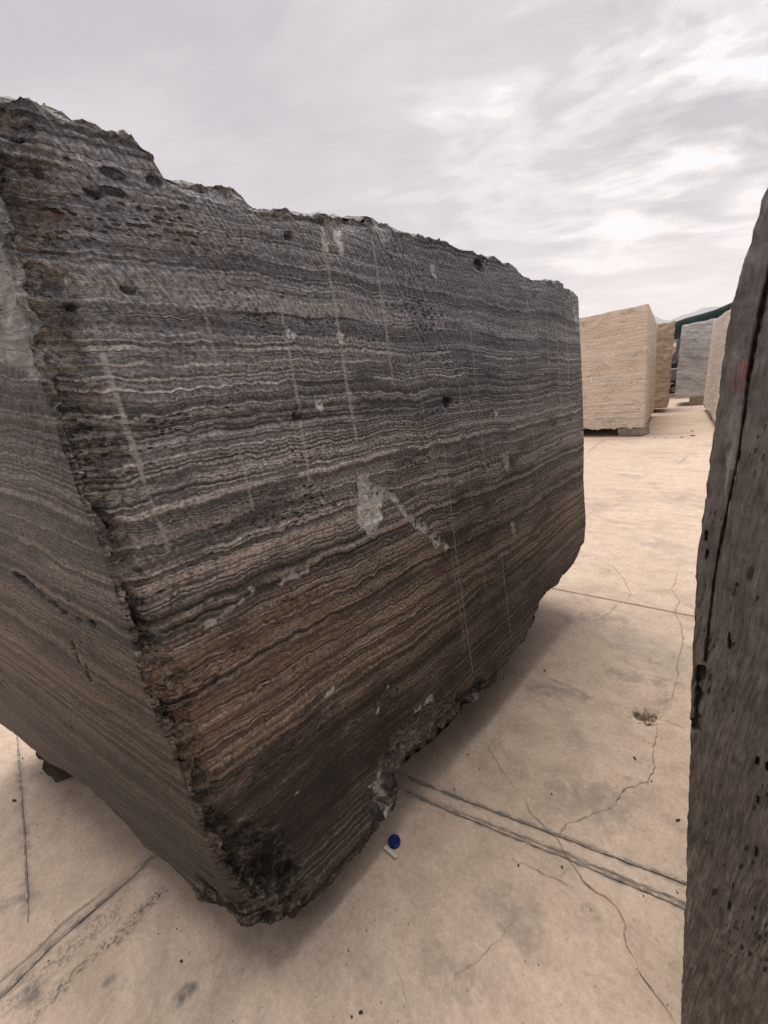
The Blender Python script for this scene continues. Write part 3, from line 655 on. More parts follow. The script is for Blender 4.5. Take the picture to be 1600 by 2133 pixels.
# ================================================================== OTHER BLOCKS
def simple_block(name, quad, z0, z1, mat, res=(60, 60, 60), rnd=0.02, rough_amp=0.004, bot_amp=0.03, top_amp=0.01, dense=('right', 'near'), lean=(0, 0), seed=0, attrs_fn=None, edge_fn=None, freq=9, spacing=None, bot_freq=7):
    """quad: near-right, near-left, far-left, far-right corners on the ground plan"""
    nr, nl, fl, fr = [np.array(q, float) for q in quad]
    lin = lambda n: np.linspace(0, 1, n)
    aa, sa_, ta = spacing if spacing else (lin(res[0]), lin(res[1]), lin(res[2]))
    a, s, t, Q = box_faces(aa, sa_, ta, 5, dense)
    xy = (nr[None] * ((1 - a) * (1 - s))[:, None] + nl[None] * (a * (1 - s))[:, None] + fl[None] * (a * s)[:, None] + fr[None] * ((1 - a) * s)[:, None])
    q0 = np.column_stack([xy, np.zeros(len(a))])
    zb = z0 + bot_amp * np.abs(fbm(q0 * bot_freq, 3, seed + 5)); zt = z1 + top_amp * fbm(q0 * 5, 3, seed + 9) if np.isscalar(z1) else z1(a, s) + top_amp * fbm(q0 * 5, 3, seed + 9)
    z = zb + (zt - zb) * t
    P = np.column_stack([xy, z]); cen = (nr + nl + fl + fr) / 4
    # rounded edges
    wa = np.linalg.norm(nl - nr); wsn = np.linalg.norm(fr - nr)
    d = np.column_stack([np.minimum(a, 1 - a) * wa, np.minimum(s, 1 - s) * wsn, np.minimum(t, 1 - t) * (zt - zb)])
    r = rnd * (1 + 0.7 * fbm(P * 5, 2, seed + 3))[:, None]
    q = np.maximum(0, 1 - d / np.maximum(r, 1e-4)); ln = np.linalg.norm(q, axis=1) + 1e-9; k = 1 - q.max(1) / ln
    mv = k[:, None] * q * r
    ea = unit([*(nl - nr), 0]); es = unit([*(fr - nr), 0])
    P += ea[None] * (mv[:, 0] * np.where(a < 0.5, 1, -1))[:, None] + es[None] * (mv[:, 1] * np.where(s < 0.5, 1, -1))[:, None]
    P[:, 2] += mv[:, 2] * np.where(t < 0.5, 1, -1)
    P[:, 0] += lean[0] * (P[:, 2] - z0); P[:, 1] += lean[1] * (P[:, 2] - z0)
    sk = P * np.array([freq, freq, freq * 2.4])
    P += np.column_stack([fbm(sk, 4, seed + 1, 0.6), fbm(sk + 5, 4, seed + 2, 0.6), 0.6 * fbm(sk + 9, 3, seed + 4, 0.6)]) * rough_amp
    attrs = {}
    if edge_fn: P = edge_fn(P, a, s, t)
    if attrs_fn: P, attrs = attrs_fn(P, a, s, t)
    return np_mesh(name, P, Q, mat, attrs=attrs, loc=(float(cen[0]), float(cen[1]), 0.0))

# --- the block close at the right edge of the frame
YR = 0.74 * K
def rr_(px, py):
    p = onplane(px, py, (0, YR, 0), (0, 1, 0)); return p[0], p[2]
edge_px = [(1640, 250), (1600, 380), (1584, 418), (1578, 452), (1566, 478), (1560, 512), (1549, 540), (1540, 570), (1532, 600), (1522, 640), (1514, 690), (1502, 770), (1492, 850), (1484, 900), (1476, 965), (1470, 1010), (1463, 1070), (1452, 1140), (1449, 1175), (1446, 1270), (1441, 1370), (1438, 1450), (1436, 1560), (1432, 1680), (1429, 1780), (1427, 1880), (1424, 1895), (1422, 2000), (1419, 2060), (1417, 2140)]
EP = np.array(sorted((rr_(*q)[1], rr_(*q)[0]) for q in edge_px)); EP = np.vstack([[-0.1, EP[0, 1] + 0.002], EP, [3, EP[-1, 1] + 0.25]])
def right_edge(P, a, s, t):
    ex = np.interp(P[:, 2], EP[:, 0], EP[:, 1])
    wgt = 1 - a                                   # a = 0 is the aisle side here
    q = np.column_stack([P[:, 2] * 55, P[:, 2] * 0, P[:, 1] * 20])
    P[:, 0] += ex * wgt ** 3 + fbm(q, 4, 88, 0.6) * 0.0012 * np.exp(-a / 0.006)
    return P
def right_attrs(P, a, s, t):
    u, v = P[:, 0], P[:, 2]; nearf = s < 1e-6
    jn = fbm(P * 60, 3, 91); z = np.zeros(len(P))
    def ln(pts, wd, jit=0.4):
        r = z.copy(); pw = [rr_(*q) for q in pts]
        lo = np.min(pw, 0) - 0.05; hi = np.max(pw, 0) + 0.05
        sel = nearf & (u > lo[0]) & (u < hi[0]) & (v > lo[1]) & (v < hi[1])
        r[sel] = 1 - sstep(line_d(u[sel], v[sel], pw) + jn[sel] * wd * jit, wd * 0.4, wd); return r
    groove = ln([(1612, 520), (1600, 580), (1582, 660)], .0030, .5); groove = np.maximum(groove, ln([(1585, 650), (1570, 720), (1558, 790)], .0026, .6))
    groove = np.maximum(groove, ln([(1560, 780), (1550, 860), (1540, 940), (1528, 1000), (1510, 1085), (1495, 1160), (1487, 1215)], .0016, .5) * 0.95)
    groove = np.maximum(groove, ln([(1487, 1210), (1478, 1290), (1468, 1380)], .0018, .4) * 0.9)
    groove = np.maximum(groove, ln([(1462, 1392), (1453, 1420), (1452, 1470), (1447, 1515)], .0052, .9))
    for q in [(1521, 1335), (1520, 1318), (1535, 1215), (1580, 1660), (1577, 1770), (1472, 1110), (1473, 1150), (1578, 1580), (1520, 1880), (1600, 1590)]:
        groove = np.maximum(groove, ln([q, (q[0] - 2, q[1] + 14)], .0018, .9) * 0.9)
    white = ln([(1538, 960), (1530, 1000), (1514, 1075)], .0011, .3); white = np.maximum(white, ln([(1522, 940), (1510, 1030)], .0010, .3) * 0.8)
    white = np.maximum(white, ln([(1527, 958), (1526, 972)], .0055, .8) * 0.8); white = np.maximum(white, ln([(1534, 830), (1527, 960)], .006, .8) * 0.25)
    white = np.maximum(white, ln([(1440, 1870), (1432, 1920)], .0010, .3) * 0.7)
    red = ln([(1542, 765), (1548, 800)], .0135, .35) * nearf
    P[:, 1] += groove * 0.009
    P[:, 1] += (fbm(P * np.array([130, 130, 28]), 3, 95) * 0.0013 + 0.0016 * fbm(P * np.array([60, 60, 22]), 3, 96) * sstep(v, 1.0, 1.5)) * nearf
    return P, dict(groove=groove, white=white, red=red)
def right_mat():
    m, n, b = new_mat('grey_brown_travertine')
    P = n.coord('Object'); x, y, z = n.sep(P)
    lean = n.comb(n.add(x, n.mul(z, -0.08), n.mul(n.noise(P, 6, 2), 0.018)), y, z)
    a1 = n.noise(n.vmul(lean, (1, 1, 0.20)), 115, 5, 0.76); a2 = n.noise(n.vmul(lean, (1, 1, 0.05)), 300, 3, 0.7); a3 = n.noise(P, 9, 4, 0.6)
    tone = n.add(n.mul(a1, 1.0), n.mul(a2, 0.95), n.mul(a3, 0.40), -0.68)
    c = n.ramp(tone, [(0.16, (0.045, 0.039, 0.035)), (0.36, (0.100, 0.087, 0.077)), (0.50, (0.158, 0.139, 0.124)), (0.64, (0.225, 0.202, 0.182)), (0.82, (0.36, 0.33, 0.30))])
    reg = n.noise(n.vmul(P, (1, 1, 0.35)), 16, 3, 0.6)
    pit = n.ss(n.m('SUBTRACT', n.ss(reg, 0.46, 0.72, 0.02, 0.36), n.add(n.voro(n.vmul(lean, (1, 1, 0.24)), 190), n.mul(a1, 0.2), -0.1)), 0.0, 0.08)
    pit2 = n.ss(n.m('SUBTRACT', n.ss(n.noise(n.vmul(P, (1, 1, 0.4)), 8, 2), 0.50, 0.72, 0.0, 0.30), n.add(n.voro(n.vmul(n.vadd(lean, (3, 1, 2)), (1, 1, 0.30)), 85), n.mul(a1, 0.3), -0.15)), 0.0, 0.08)
    pits = n.m('MAXIMUM', pit, pit2)
    c = n.mix(n.mul(pits, 0.88), c, n.gain(c, 0.12))
    D = dict(P=P, z=z, c=c, h=n.add(n.mul(a1, 1.2), n.mul(a2, 0.9), n.mul(pits, -1.8)), bump=0.0030)
    P = D['P']; c = D['c']; g, wh, rd = n.attr('groove'), n.attr('white'), n.attr('red')
    up = n.ss(n.add(D['z'], n.mul(a3, 0.4)), 0.85, 1.75)
    c = n.mix(n.mul(up, 0.45), c, n.gain((0.34, 0.335, 0.335), n.ss(n.noise(n.vmul(P, (1, 1, 0.5)), 70, 4, 0.75), 0.3, 0.7, 0.5, 1.4)))
    fine = n.noise(n.vmul(P, (1, 1, 0.35)), 150, 4, 0.7)
    c = n.mix(n.mul(rd, n.ss(fine, 0.40, 0.64, 0.0, 0.7)), c, (0.40, 0.12, 0.11))
    c = n.mix(n.mul(wh, n.ss(fine, 0.30, 0.55, 0.2, 0.85)), c, (0.60, 0.56, 0.52))
    c = n.mix(n.mul(g, 0.9), c, n.gain((0.022, 0.019, 0.018), n.ss(fine, 0.35, 0.75, 0.5, 4.0)))
    D['c'] = c
    finish(n, b, D, 0.7); return m
sp_a = np.concatenate([np.linspace(0, 0.14, 150), np.linspace(0.15, 1, 40)])
rblock = simple_block('stone_block', [(0, YR), (1.55 * K, YR), (1.55 * K, YR + 2.3 * K), (0, YR + 2.3 * K)], 0.10 * K, 2.25 * K, right_mat(), spacing=(sp_a, np.linspace(0, 1, 60), np.linspace(0, 1, 760)), rnd=0.004, rough_amp=0.0008, bot_amp=0.02, top_amp=0.02, dense=('near',), seed=200, edge_fn=right_edge, attrs_fn=right_attrs, freq=14)
tag(rblock, 'grey brown stone block with dark groove and red smear at the right frame edge', 'stone block', 'stone blocks in the yard')

shading_block = simple_block('stone_block', [(2.0 * K, -3.4 * K), (-1.3 * K, -3.4 * K), (-1.3 * K, -0.95 * K), (2.0 * K, -0.95 * K)], 0.12 * K, 2.4 * K, rblock.data.materials[0], res=(40, 40, 40), rnd=0.03, rough_amp=0.01, bot_amp=0.03, top_amp=0.03, dense=(), seed=250)  # unseen block, added to shade the near ground
tag(shading_block, 'added unseen stone block behind the viewer, shading the near ground', 'stone block', 'stone blocks in the yard')
# --- cream travertine blocks
def cream_mat(name, dark=1.0, warm=1.0):
    s = lambda r, g, b_: (min(.86, r * dark * 1.05), g * dark * (1.05 if warm <= 1 else 0.98), b_ * dark * 1.08 / warm)
    stops = [(0.14, s(0.50, 0.375, 0.255)), (0.34, s(0.72, 0.585, 0.450)), (0.55, s(0.80, 0.68, 0.550)), (0.75, s(0.82, 0.725, 0.61)), (0.9, s(0.83, 0.75, 0.655))]
    m, n, b, D = stone_mat(name, (0.03, 0.02, 1.0, 0.0), stops, s(0.82, 0.70, 0.56), freq=(4, 22, 30), warp=(0.10, 0.05, 0.03), line_amt=0.45, pit_scale=14, pit_amt=0.42, stretch=(1, 1, 4.5), bump_d=0.028, grain=0.2, seam_amt=0.4)
    D['h'] = n.add(D['h'], n.mul(n.noise(n.vmul(D['P'], (1, 1, 3)), 9, 5, 0.7), 1.2))
    finish(n, b, D, 0.9); return m
b1r = onz(1342, 895, 0.17 * K); b1l = onz(1220, 897, 0.17 * K); b1f = onz(1364, 852, 0.17 * K)
dirL = unit((b1l - b1r)[:2]); 
nl1 = b1r[:2] + dirL * 3.1 * K
b1depth = b1f[:2] - b1r[:2]; b1depth = b1depth * (5.2 * K / np.linalg.norm(b1depth))
def b1top(a, s): return (2.90 + 0.04 * a - 0.02 * s) * K
M_cream = cream_mat('cream_travertine'); M_cream2 = cream_mat('golden_travertine', 0.78, 1.22); M_cream3 = cream_mat('pale_travertine', 1.06, 0.94)
blk1 = simple_block('stone_block', [b1r[:2], nl1, nl1 + b1depth, b1r[:2] + b1depth], 0.17 * K, b1top, M_cream, res=(110, 110, 110), rnd=0.016, rough_amp=0.006, bot_amp=0.09, top_amp=0.012, seed=300, freq=5, lean=(-0.022, 0), bot_freq=3)
tag(blk1, 'large cream travertine block, nearest of the pale blocks, on a squat stone support', 'stone block', 'stone blocks in the yard')
b2r = onz(1391, 851, 0.14 * K); b2l = onz(1366, 852, 0.14 * K)
wl2 = b2r[:2] + unit(b2l[:2] - b2r[:2]) * 2.4 * K
dep2 = unit([-0.24, 1.0]) * 2.0 * K
blk2 = simple_block('stone_block', [b2r[:2], wl2, wl2 + dep2, b2r[:2] + dep2], 0.14 * K, 2.99 * K, M_cream2, res=(60, 30, 60), rnd=0.03, rough_amp=0.025, bot_amp=0.05, top_amp=0.03, seed=320, freq=4, lean=(0.012, 0))
tag(blk2, 'golden brown rough travertine block standing behind the nearest cream block', 'stone block', 'stone blocks in the yard')
# --- white marble block
def white_mat():
    stops = [(0.2, (0.58, 0.58, 0.60)), (0.45, (0.70, 0.69, 0.70)), (0.8, (0.80, 0.79, 0.785))]
    m, n, b, D = stone_mat('white_marble', (0.25, 0.1, 0.9, 0.0), stops, (0.82, 0.81, 0.80), freq=(2.2, 6, 7), warp=(0.4, 0.2, 0.03), line_amt=0.3, pit_amt=0.0, bump_d=0.05, grain=0.06, blotch=(1.3, 0.56, (0.45, 0.45, 0.48), 0.65))
    D['h'] = n.add(D['h'], n.mul(n.noise(D['P'], 2.5, 4, 0.6), 1.5))
    finish(n, b, D, 0.7); return m
wl_ = onz(1404, 832, 0.28 * K); wr_ = onz(1462, 828, 0.28 * K)
wr2 = wr_[:2] + unit((wr_ - wl_)[:2]) * 0.9 * K
depw = np.array([-0.25, 2.2]) * K
blkw = simple_block('stone_block', [wr2, wl_[:2], wl_[:2] + depw, wr2 + depw], 0.28 * K, lambda a, s: (3.06 - 0.05 * a) * K, white_mat(), res=(50, 20, 60), rnd=0.05, rough_amp=0.02, bot_amp=0.02, top_amp=0.02, seed=340, freq=2, lean=(0.015, 0))
tag(blkw, 'pale grey veined marble block between the golden block and the yellowish one', 'stone block', 'stone blocks in the yard')
# --- yellowish block behind the right one
r_l = onz(1464, 845, 0.14 * K); r_r = onz(1484, 876, 0.14 * K)
side = unit((r_l - r_r)[:2])
near_c = r_r[:2] - side * 1.2 * K
far_c = r_l[:2]
wv_ = np.array([2.0, 0.25]) * K
def r_top(a, s): return (2.56 + 0.22 * s) * K
# here the visible long side faces the aisle: use 'back' (a = 1) as the aisle side
blkr = simple_block('stone_block', [near_c + wv_, near_c, far_c, far_c + wv_], 0.14 * K, r_top, M_cream3, res=(40, 90, 70), rnd=0.02, rough_amp=0.010, bot_amp=0.16, top_amp=0.03, dense=('back', 'near'), seed=360, freq=4, lean=(0.018, 0), bot_freq=4)
tag(blkr, 'yellowish travertine block with ragged bottom edge, half hidden by the right foreground block', 'stone block', 'stone blocks in the yard')

# ================================================================== SUPPORTS
def rock_mat(name, c0, c1, sc=8):
    m, n, b = new_mat(name); P = n.coord('Object')
    n.L(n.ramp(n.noise(P, sc, 6, 0.65), [(0.3, c0), (0.7, c1)]), b.inputs['Base Color']); b.inputs['Roughness'].default_value = 0.9
    bump(n, b, n.noise(P, sc * 3, 6, 0.7), 0.02 * 8 / sc); return m
M_sup = rock_mat('grey_support_stone', (0.22, 0.185, 0.15), (0.42, 0.36, 0.29), 6)
M_supd = rock_mat('dark_support_stone', (0.030, 0.026, 0.022), (0.12, 0.095, 0.070), 14)
M_supb = rock_mat('blue_grey_crust', (0.020, 0.035, 0.042), (0.075, 0.105, 0.115), 20)
def slab_support(px, py, w_, d_, h_, rot, mat, label, seed, amp=0.012, at=None, name='support_stone'):
    c = np.array(at) if at is not None else onz(px, py)[:2]
    ca, sa = math.cos(rot), math.sin(rot); e1 = np.array([ca, sa]) * w_ / 2; e2 = np.array([-sa, ca]) * d_ / 2
    o = simple_block(name, [c + e1 - e2, c - e1 - e2, c - e1 + e2, c + e1 + e2], 0.0, h_, mat, res=(14, 14, 12), rnd=0.02, rough_amp=amp, bot_amp=0.0, top_amp=0.004, dense=('right', 'near', 'back', 'far', 'top', 'bottom'), seed=seed, freq=6)
    tag(o, label, 'support stone', 'support stones under the blocks'); return o
s1 = onz(1318, 909)[:2]
slab_support(0, 0, 0.55 * K, 0.5 * K, 0.21 * K, math.atan2(dirL[1], dirL[0]), M_sup, 'squat grey stone support under the near corner of the large cream block', 400, at=s1 + np.array([-0.06, 0.30]) * K)
slab_support(0, 0, 0.6 * K, 0.5 * K, 0.21 * K, 0.1, M_sup, 'low support stone in the dark gap beneath the cream block, beside the foreground block', 405, at=s1 + dirL * 2.3 * K + np.array([0, 0.9]) * K)
s2 = onz(1451, 845)[:2]
slab_support(0, 0, 0.55 * K, 0.5 * K, 0.32 * K, 0.0, M_sup, 'pale grey stone support under the veined marble block', 410, at=s2 + np.array([0.0, 0.45]) * K)
slab_support(0, 0, 0.4 * K, 0.5 * K, 0.30 * K, 0.0, M_sup, 'support stone hidden behind the yellowish block, under the marble', 412, at=wr2 + np.array([-0.25, 1.0]) * K)
sp3 = (far_c + near_c) / 2 + np.array([0.8, 0.2]) * K
slab_support(0, 0, 0.6 * K, 1.6 * K, 0.17 * K, 0.0, M_sup, 'flat support stone deep under the yellowish block', 414, at=sp3)
slab_support(0, 0, 1.2 * K, 0.5 * K, 0.16 * K, 0.0, M_sup, 'flat support stone under the golden brown block', 416, at=(b2r[:2] + wl2) / 2 + dep2 / 2)
slab_support(0, 0, 2.0 * K, 0.6 * K, 0.15 * K, 0.0, M_sup, 'support stone under the added shading block behind the viewer', 419, at=(0.3 * K, -2.2 * K))
slab_support(0, 0, 0.9 * K, 1.2 * K, 0.115 * K, 0.0, M_sup, 'support stone under the right foreground block', 418, at=(0.85 * K, YR + 1.15 * K))
# stone wedge seen under the end face of the dark block
wc = onz(134, 1592)[:2]
wedge = empty('support_rock', (float(wc[0]), float(wc[1]), 0))
def lump(name, rad, mat, off, seed, parent, amp=0.25):
    n = 18; th = np.linspace(0, math.pi, n); ph = np.linspace(0, 2 * math.pi, 2 * n, endpoint=False)
    T, Ph = np.meshgrid(th, ph, indexing='ij'); Dv = np.column_stack([(np.sin(T) * np.cos(Ph)).ravel(), (np.sin(T) * np.sin(Ph)).ravel(), np.cos(T).ravel()])
    Dv = np.sign(Dv) * np.abs(Dv) ** 0.75
    r = 1 + amp * fbm(Dv * 1.6 + seed, 4, seed, 0.6); Vv = Dv * r[:, None] * np.array(rad) + np.array(off)
    b = np.arange(n * 2 * n).reshape(n, 2 * n); bn = np.roll(b, -1, 1)
    Qq = np.stack([b[:-1], b[1:], bn[1:], bn[:-1]], -1).reshape(-1, 4)
    o = np_mesh(name, Vv, Qq, mat, parent=parent); return o
lump('lower_stone', (0.135 * K, 0.12 * K, 0.09 * K), M_supd, (0.03 * K, 0.06 * K, 0.08 * K), 3, wedge, 0.3)
lump('upper_stone', (0.125 * K, 0.10 * K, 0.12 * K), M_supb, (0.03 * K, 0.10 * K, 0.24 * K), 5, wedge, 0.3)
tag(wedge, 'dark blue grey rough support rock under the end face of the large dark block', 'support rock')
slab_support(0, 0, 0.26 * K, 0.3 * K, 0.21 * K, 0.2, M_supd, 'dark support stone poking out beneath the near corner of the large dark block', 420, at=(-1.06 * K, 0.42 * K))
slab_support(0, 0, 0.5 * K, 0.35 * K, 0.30 * K, 0.1, M_supd, 'dark support stone deep under the far end of the large dark block', 422, at=(-1.5 * K, 2.1 * K))

# ================================================================== YARD EDGE, FAR THINGS
def flat_mat(name, c, rough=0.6, var=0.12, sc=5, metal=0.0):
    m, n, b = new_mat(name); P = n.coord('Object')
    n.L(n.gain(tuple(c), n.ss(n.noise(P, sc, 5, 0.6), 0.25, 0.75, 1 - var, 1 + var)), b.inputs['Base Color'])
    b.inputs['Roughness'].default_value = rough; b.inputs['Metallic'].default_value = metal; return m
def py_(px, py, Y): return onplane(px, py, (0, Y, 0), (0, 1, 0))
# green canopy: a sloping fabric roof with a deep hanging edge
M_green = flat_mat('green_fabric', (0.009, 0.032, 0.029), 0.75, 0.35, 1.2)
M_steel = flat_mat('grey_steel', (0.20, 0.195, 0.20), 0.5, 0.15, 3)
M_whitep = flat_mat('white_paint', (0.72, 0.71, 0.69), 0.6, 0.06, 2)
YCAN = 25 * K
up_px = [(1330, 697), (1380, 683), (1405, 671), (1430, 662), (1460, 654), (1490, 645), (1522, 631), (1560, 616), (1640, 588)]
lo_px = [(1330, 708), (1380, 698), (1405, 690), (1430, 683), (1460, 672), (1490, 663), (1522, 647), (1560, 633), (1640, 606)]
U = [py_(*q, YCAN) for q in up_px]; Lw = [py_(*q, YCAN) for q in lo_px]
can = empty('shade_canopy', (float(U[4][0]), YCAN, 0)); co = np.array([U[4][0], YCAN, 0])
nseg = 48; ti = np.linspace(0, len(U) - 1, nseg)
Ui = np.column_stack([np.interp(ti, range(len(U)), [p[k] for p in U]) for k in range(3)]) - co
Li = np.column_stack([np.interp(ti, range(len(U)), [p[k] for p in Lw]) for k in range(3)]) - co
rows = []
for k in range(7):          # hanging valance with soft folds
    f_ = k / 6; row = Ui * (1 - f_) + Li * f_; row = row.copy(); row[:, 1] += np.sin(np.arange(nseg) * 0.9) * 0.05 * f_ - 0.05 * math.sin(f_ * 3.14)
    rows.append(row)
Vc = np.concatenate(rows); bC = np.arange(7 * nseg).reshape(7, nseg)
Qc = np.stack([bC[:-1, :-1], bC[1:, :-1], bC[1:, 1:], bC[:-1, 1:]], -1).reshape(-1, 4)
vo = np_mesh('valance', Vc, Qc, M_green, parent=can); sm = vo.modifiers.new('solid', 'SOLIDIFY'); sm.thickness = 0.03
roof_rows = []
for k in range(6):
    f_ = k / 5; row = Ui.copy(); row[:, 1] += 0.02 + 4.0 * f_; row[:, 2] -= 0.03 + 0.35 * math.sin(f_ * 3.14) * 0.6 + 0.25 * f_; roof_rows.append(row)
Vc = np.concatenate(roof_rows); bC = np.arange(6 * nseg).reshape(6, nseg)
Qc = np.stack([bC[:-1, :-1], bC[:-1, 1:], bC[1:, 1:], bC[1:, :-1]], -1).reshape(-1, 4)
ro_ = np_mesh('roof_cloth', Vc, Qc, M_green, parent=can); sm = ro_.modifiers.new('solid', 'SOLIDIFY'); sm.thickness = 0.03
for i_ in (3, nseg - 4):
    for dy_, dzz in ((0.1, -0.06), (3.9, -0.30)):
        p = Ui[i_]; mb = MB(); mb.cyl((p[0], p[1] + dy_, 0.0), (0, 0, 1), 0.06, p[2] + dzz, 12); mb.build('post', M_steel, can)
tag(can, 'dark green fabric canopy sloping up behind the marble and yellowish blocks', 'canopy')
# far shed
YS = 44 * K
sh_c = py_(1408, 745, YS); shed = empty('storage_shed', (float(sh_c[0]), YS, 0)); so = np.array([sh_c[0], YS, 0])
def zat(py, Y, px=1406): return float(py_(px, py, Y)[2])
M_tan = flat_mat('tan_render', (0.40, 0.30, 0.235), 0.9, 0.1, 0.7); M_shw = flat_mat('white_sheet', (0.66, 0.66, 0.66), 0.6, 0.05, 0.5)
mb = MB(); mb.box(-6, 6, 0, 6, 0, zat(722, YS)); mb.build('wall', M_tan, shed)
mb = MB(); mb.box(-6.02, 6.02, -0.02, 6.02, zat(722, YS) + 0.003, zat(712.5, YS)); mb.build('white_band', M_whitep, shed)
mb = MB(); mb.box(-6, 6, 0, 6, zat(712.5, YS) + 0.003, zat(698, YS)); mb.build('upper_wall', flat_mat('pale_blue_sheet', (0.50, 0.51, 0.53), 0.6, 0.05, 0.5), shed)
mb = MB(); mb.box(-6.3, 6.3, -0.4, 6.3, zat(698, YS) + 0.003, zat(691, YS)); mb.build('roof', M_shw, shed)
mb = MB(); mb.box(-6.03, 6.03, -0.06, -0.023, zat(713.6, YS), zat(711.6, YS)); mb.build('gutter', M_steel, shed)
tag(shed, 'distant tan walled shed with white band, seen through the gap left of the marble block', 'shed')
# steel gantry post with brace
YG = 30 * K
gp = py_(1411, 760, YG); gan = empty('steel_gantry', (float(gp[0]), YG, 0))
xg = lambda px, py: float(py_(px, py, YG)[0] - gp[0])
mb = MB(); mb.box(-0.09, 0.09, -0.1, 0.1, 0, zat(703, YG, 1414)); mb.build('post', M_steel, gan)
mb = MB(); zt_ = zat(732, YG); zb_ = zat(757, YG)
mb.poly([(-0.1, -0.05, zt_), (-0.1, 0.05, zt_), (-0.62, 0.05, zb_), (-0.62, -0.05, zb_), (-0.1, -0.05, zb_ + 0.1), (-0.1, 0.05, zb_ + 0.1), (-0.42, 0.05, zb_), (-0.42, -0.05, zb_)],
        [(0, 1, 2, 3), (4, 7, 6, 5), (0, 3, 7, 4), (1, 5, 6, 2), (3, 2, 6, 7), (0, 4, 5, 1)]); mb.build('brace', M_steel, gan)
mb = MB(); mb.box(0.1, 3.0, -0.06, 0.06, zat(708, YG), zat(704, YG)); mb.build('beam', M_steel, gan)
tag(gan, 'grey steel post with brace beside the left edge of the marble block', 'gantry')
# flatbed trailer
YT = onz(1400, 824)[1]; tp_ = py_(1404, 800, YT); tr = empty('flatbed_trailer', (float(tp_[0]), float(YT), 0))
M_mauve = flat_mat('faded_panel', (0.17, 0.125, 0.125), 0.6, 0.2, 2); M_rub = flat_mat('black_rubber', (0.018, 0.018, 0.02), 0.8, 0.2, 8)
z1_, z2_, z3_, z4_ = zat(769, YT), zat(767, YT), zat(792, YT), zat(797, YT)
mb = MB(); mb.box(-2.2, 2.2, 0, 0.06, z3_, z1_); mb.build('side_panel', M_mauve, tr)
mb = MB(); mb.box(-2.2, 2.2, -0.03, 0.09, z1_ + 0.003, z2_); mb.build('top_rail', M_whitep, tr)
mb = MB(); mb.box(-2.2, 2.2, 0.0, 2.3, z4_, z3_ - 0.003); mb.build('bed', M_rub, tr)
for x_ in (-0.55, 0.25): 
    mb = MB(); mb.box(x_ - 0.03, x_ + 0.03, 0.02, 0.08, zat(818, YT), z4_ - 0.003); mb.build('landing_leg', M_steel, tr)
for x_ in (-1.6, -0.05, 1.3):
    whl = MB(); whl.cyl((x_, 0.35, zat(810, YT) * 0.5 + 0.12), (0, 1, 0), zat(810, YT) * 0.5 + 0.12, 0.28, 24); wo_ = whl.build('wheel', M_rub, tr)
    hb = MB(); hb.cyl((x_, 0.33, zat(810, YT) * 0.5 + 0.12), (0, 1, 0), 0.12, 0.04, 16); hb.build('hub', M_steel, wo_)
mb = MB(); mb.box(-2.2, 2.2, -0.02, 0.04, zat(822, YT), zat(820, YT)); mb.build('lower_rail', M_whitep, tr)
tag(tr, 'parked trailer with faded mauve side panel and white rail, in the narrow gap', 'trailer')
ld_ = lump('load_bundle', (1.2, 0.8, (zat(745, YT) - z1_) * 0.55), flat_mat('dark_bundle', (0.018, 0.024, 0.030), 0.6, 0.6, 4), (float(tp_[0]), float(YT) + 1.1, z3_ + (zat(745, YT) - z3_) * 0.52), 9, None, 0.18)
tag(ld_, 'dark bundle of goods lying on the trailer', 'bundle')

# ================================================================== SMALL THINGS ON THE GROUND
M_blue = flat_mat('blue_plastic', (0.006, 0.016, 0.13), 0.38, 0.08, 40)
cc = onz(822, 1756); rad = 0.0215 * K
cap = empty('bottle_cap', (float(cc[0]), float(cc[1]), 0.0015))
def lathe(prof, n, ridge=None):
    Vv = []; Qq = []
    for r_, z_ in prof:
        for i in range(n):
            th = 2 * math.pi * i / n; rr = r_ * (1 + (ridge if (i % 2 and ridge and r_ > prof[0][0] * 0.97) else 0)); Vv.append((rr * math.cos(th), rr * math.sin(th), z_))
    for j in range(len(prof) - 1):
        for i in range(n): Qq.append((j * n + i, j * n + (i + 1) % n, (j + 1) * n + (i + 1) % n, (j + 1) * n + i))
    return np.array(Vv), np.array(Qq)
hc_ = 0.012 * K
Vv, Qq = lathe([(rad, 0.0045), (rad, hc_ * 0.86), (rad * 0.965, hc_ * 0.97), (rad * 0.88, hc_), (rad * 0.84, hc_ * 0.985), (rad * 0.3, hc_ * 0.98), (rad * 0.02, hc_ * 0.98)], 72, -0.018)
np_mesh('cap_body', Vv, Qq, M_blue, parent=cap)
Vv, Qq = lathe([(rad * 0.97, 0.0), (rad * 1.015, 0.0006), (rad * 1.015, 0.0036), (rad * 0.97, 0.0042)], 48); np_mesh('seal_ring', Vv, Qq, M_blue, parent=cap)
tag(cap, 'round blue plastic bottle cap on the concrete beside the dark block', 'bottle cap')
q0, q1 = onz(801, 1768), onz(827, 1790); cen = (q0 + q1) / 2; Ls = np.linalg.norm(q1 - q0); ang = math.atan2(*(q1 - q0)[[1, 0]])
M_chalk = flat_mat('chalky_white', (0.60, 0.56, 0.50), 0.9, 0.12, 60)
st_ = MB(); st_.box(-Ls / 2, Ls / 2, -0.0062 * K, 0.0062 * K, 0.0, 0.010 * K)
so_ = st_.build('chalk_stick', M_chalk, bevel=0.002); so_.location = (float(cen[0]), float(cen[1]), 0.003); so_.rotation_euler[2] = ang
tag(so_, 'short white chalky stick lying against the blue cap', 'chalk')
M_peb = rock_mat('grey_pebble', (0.10, 0.085, 0.075), (0.42, 0.37, 0.33), 60); M_pebd = rock_mat('dark_chip', (0.025, 0.020, 0.018), (0.09, 0.07, 0.055), 80)
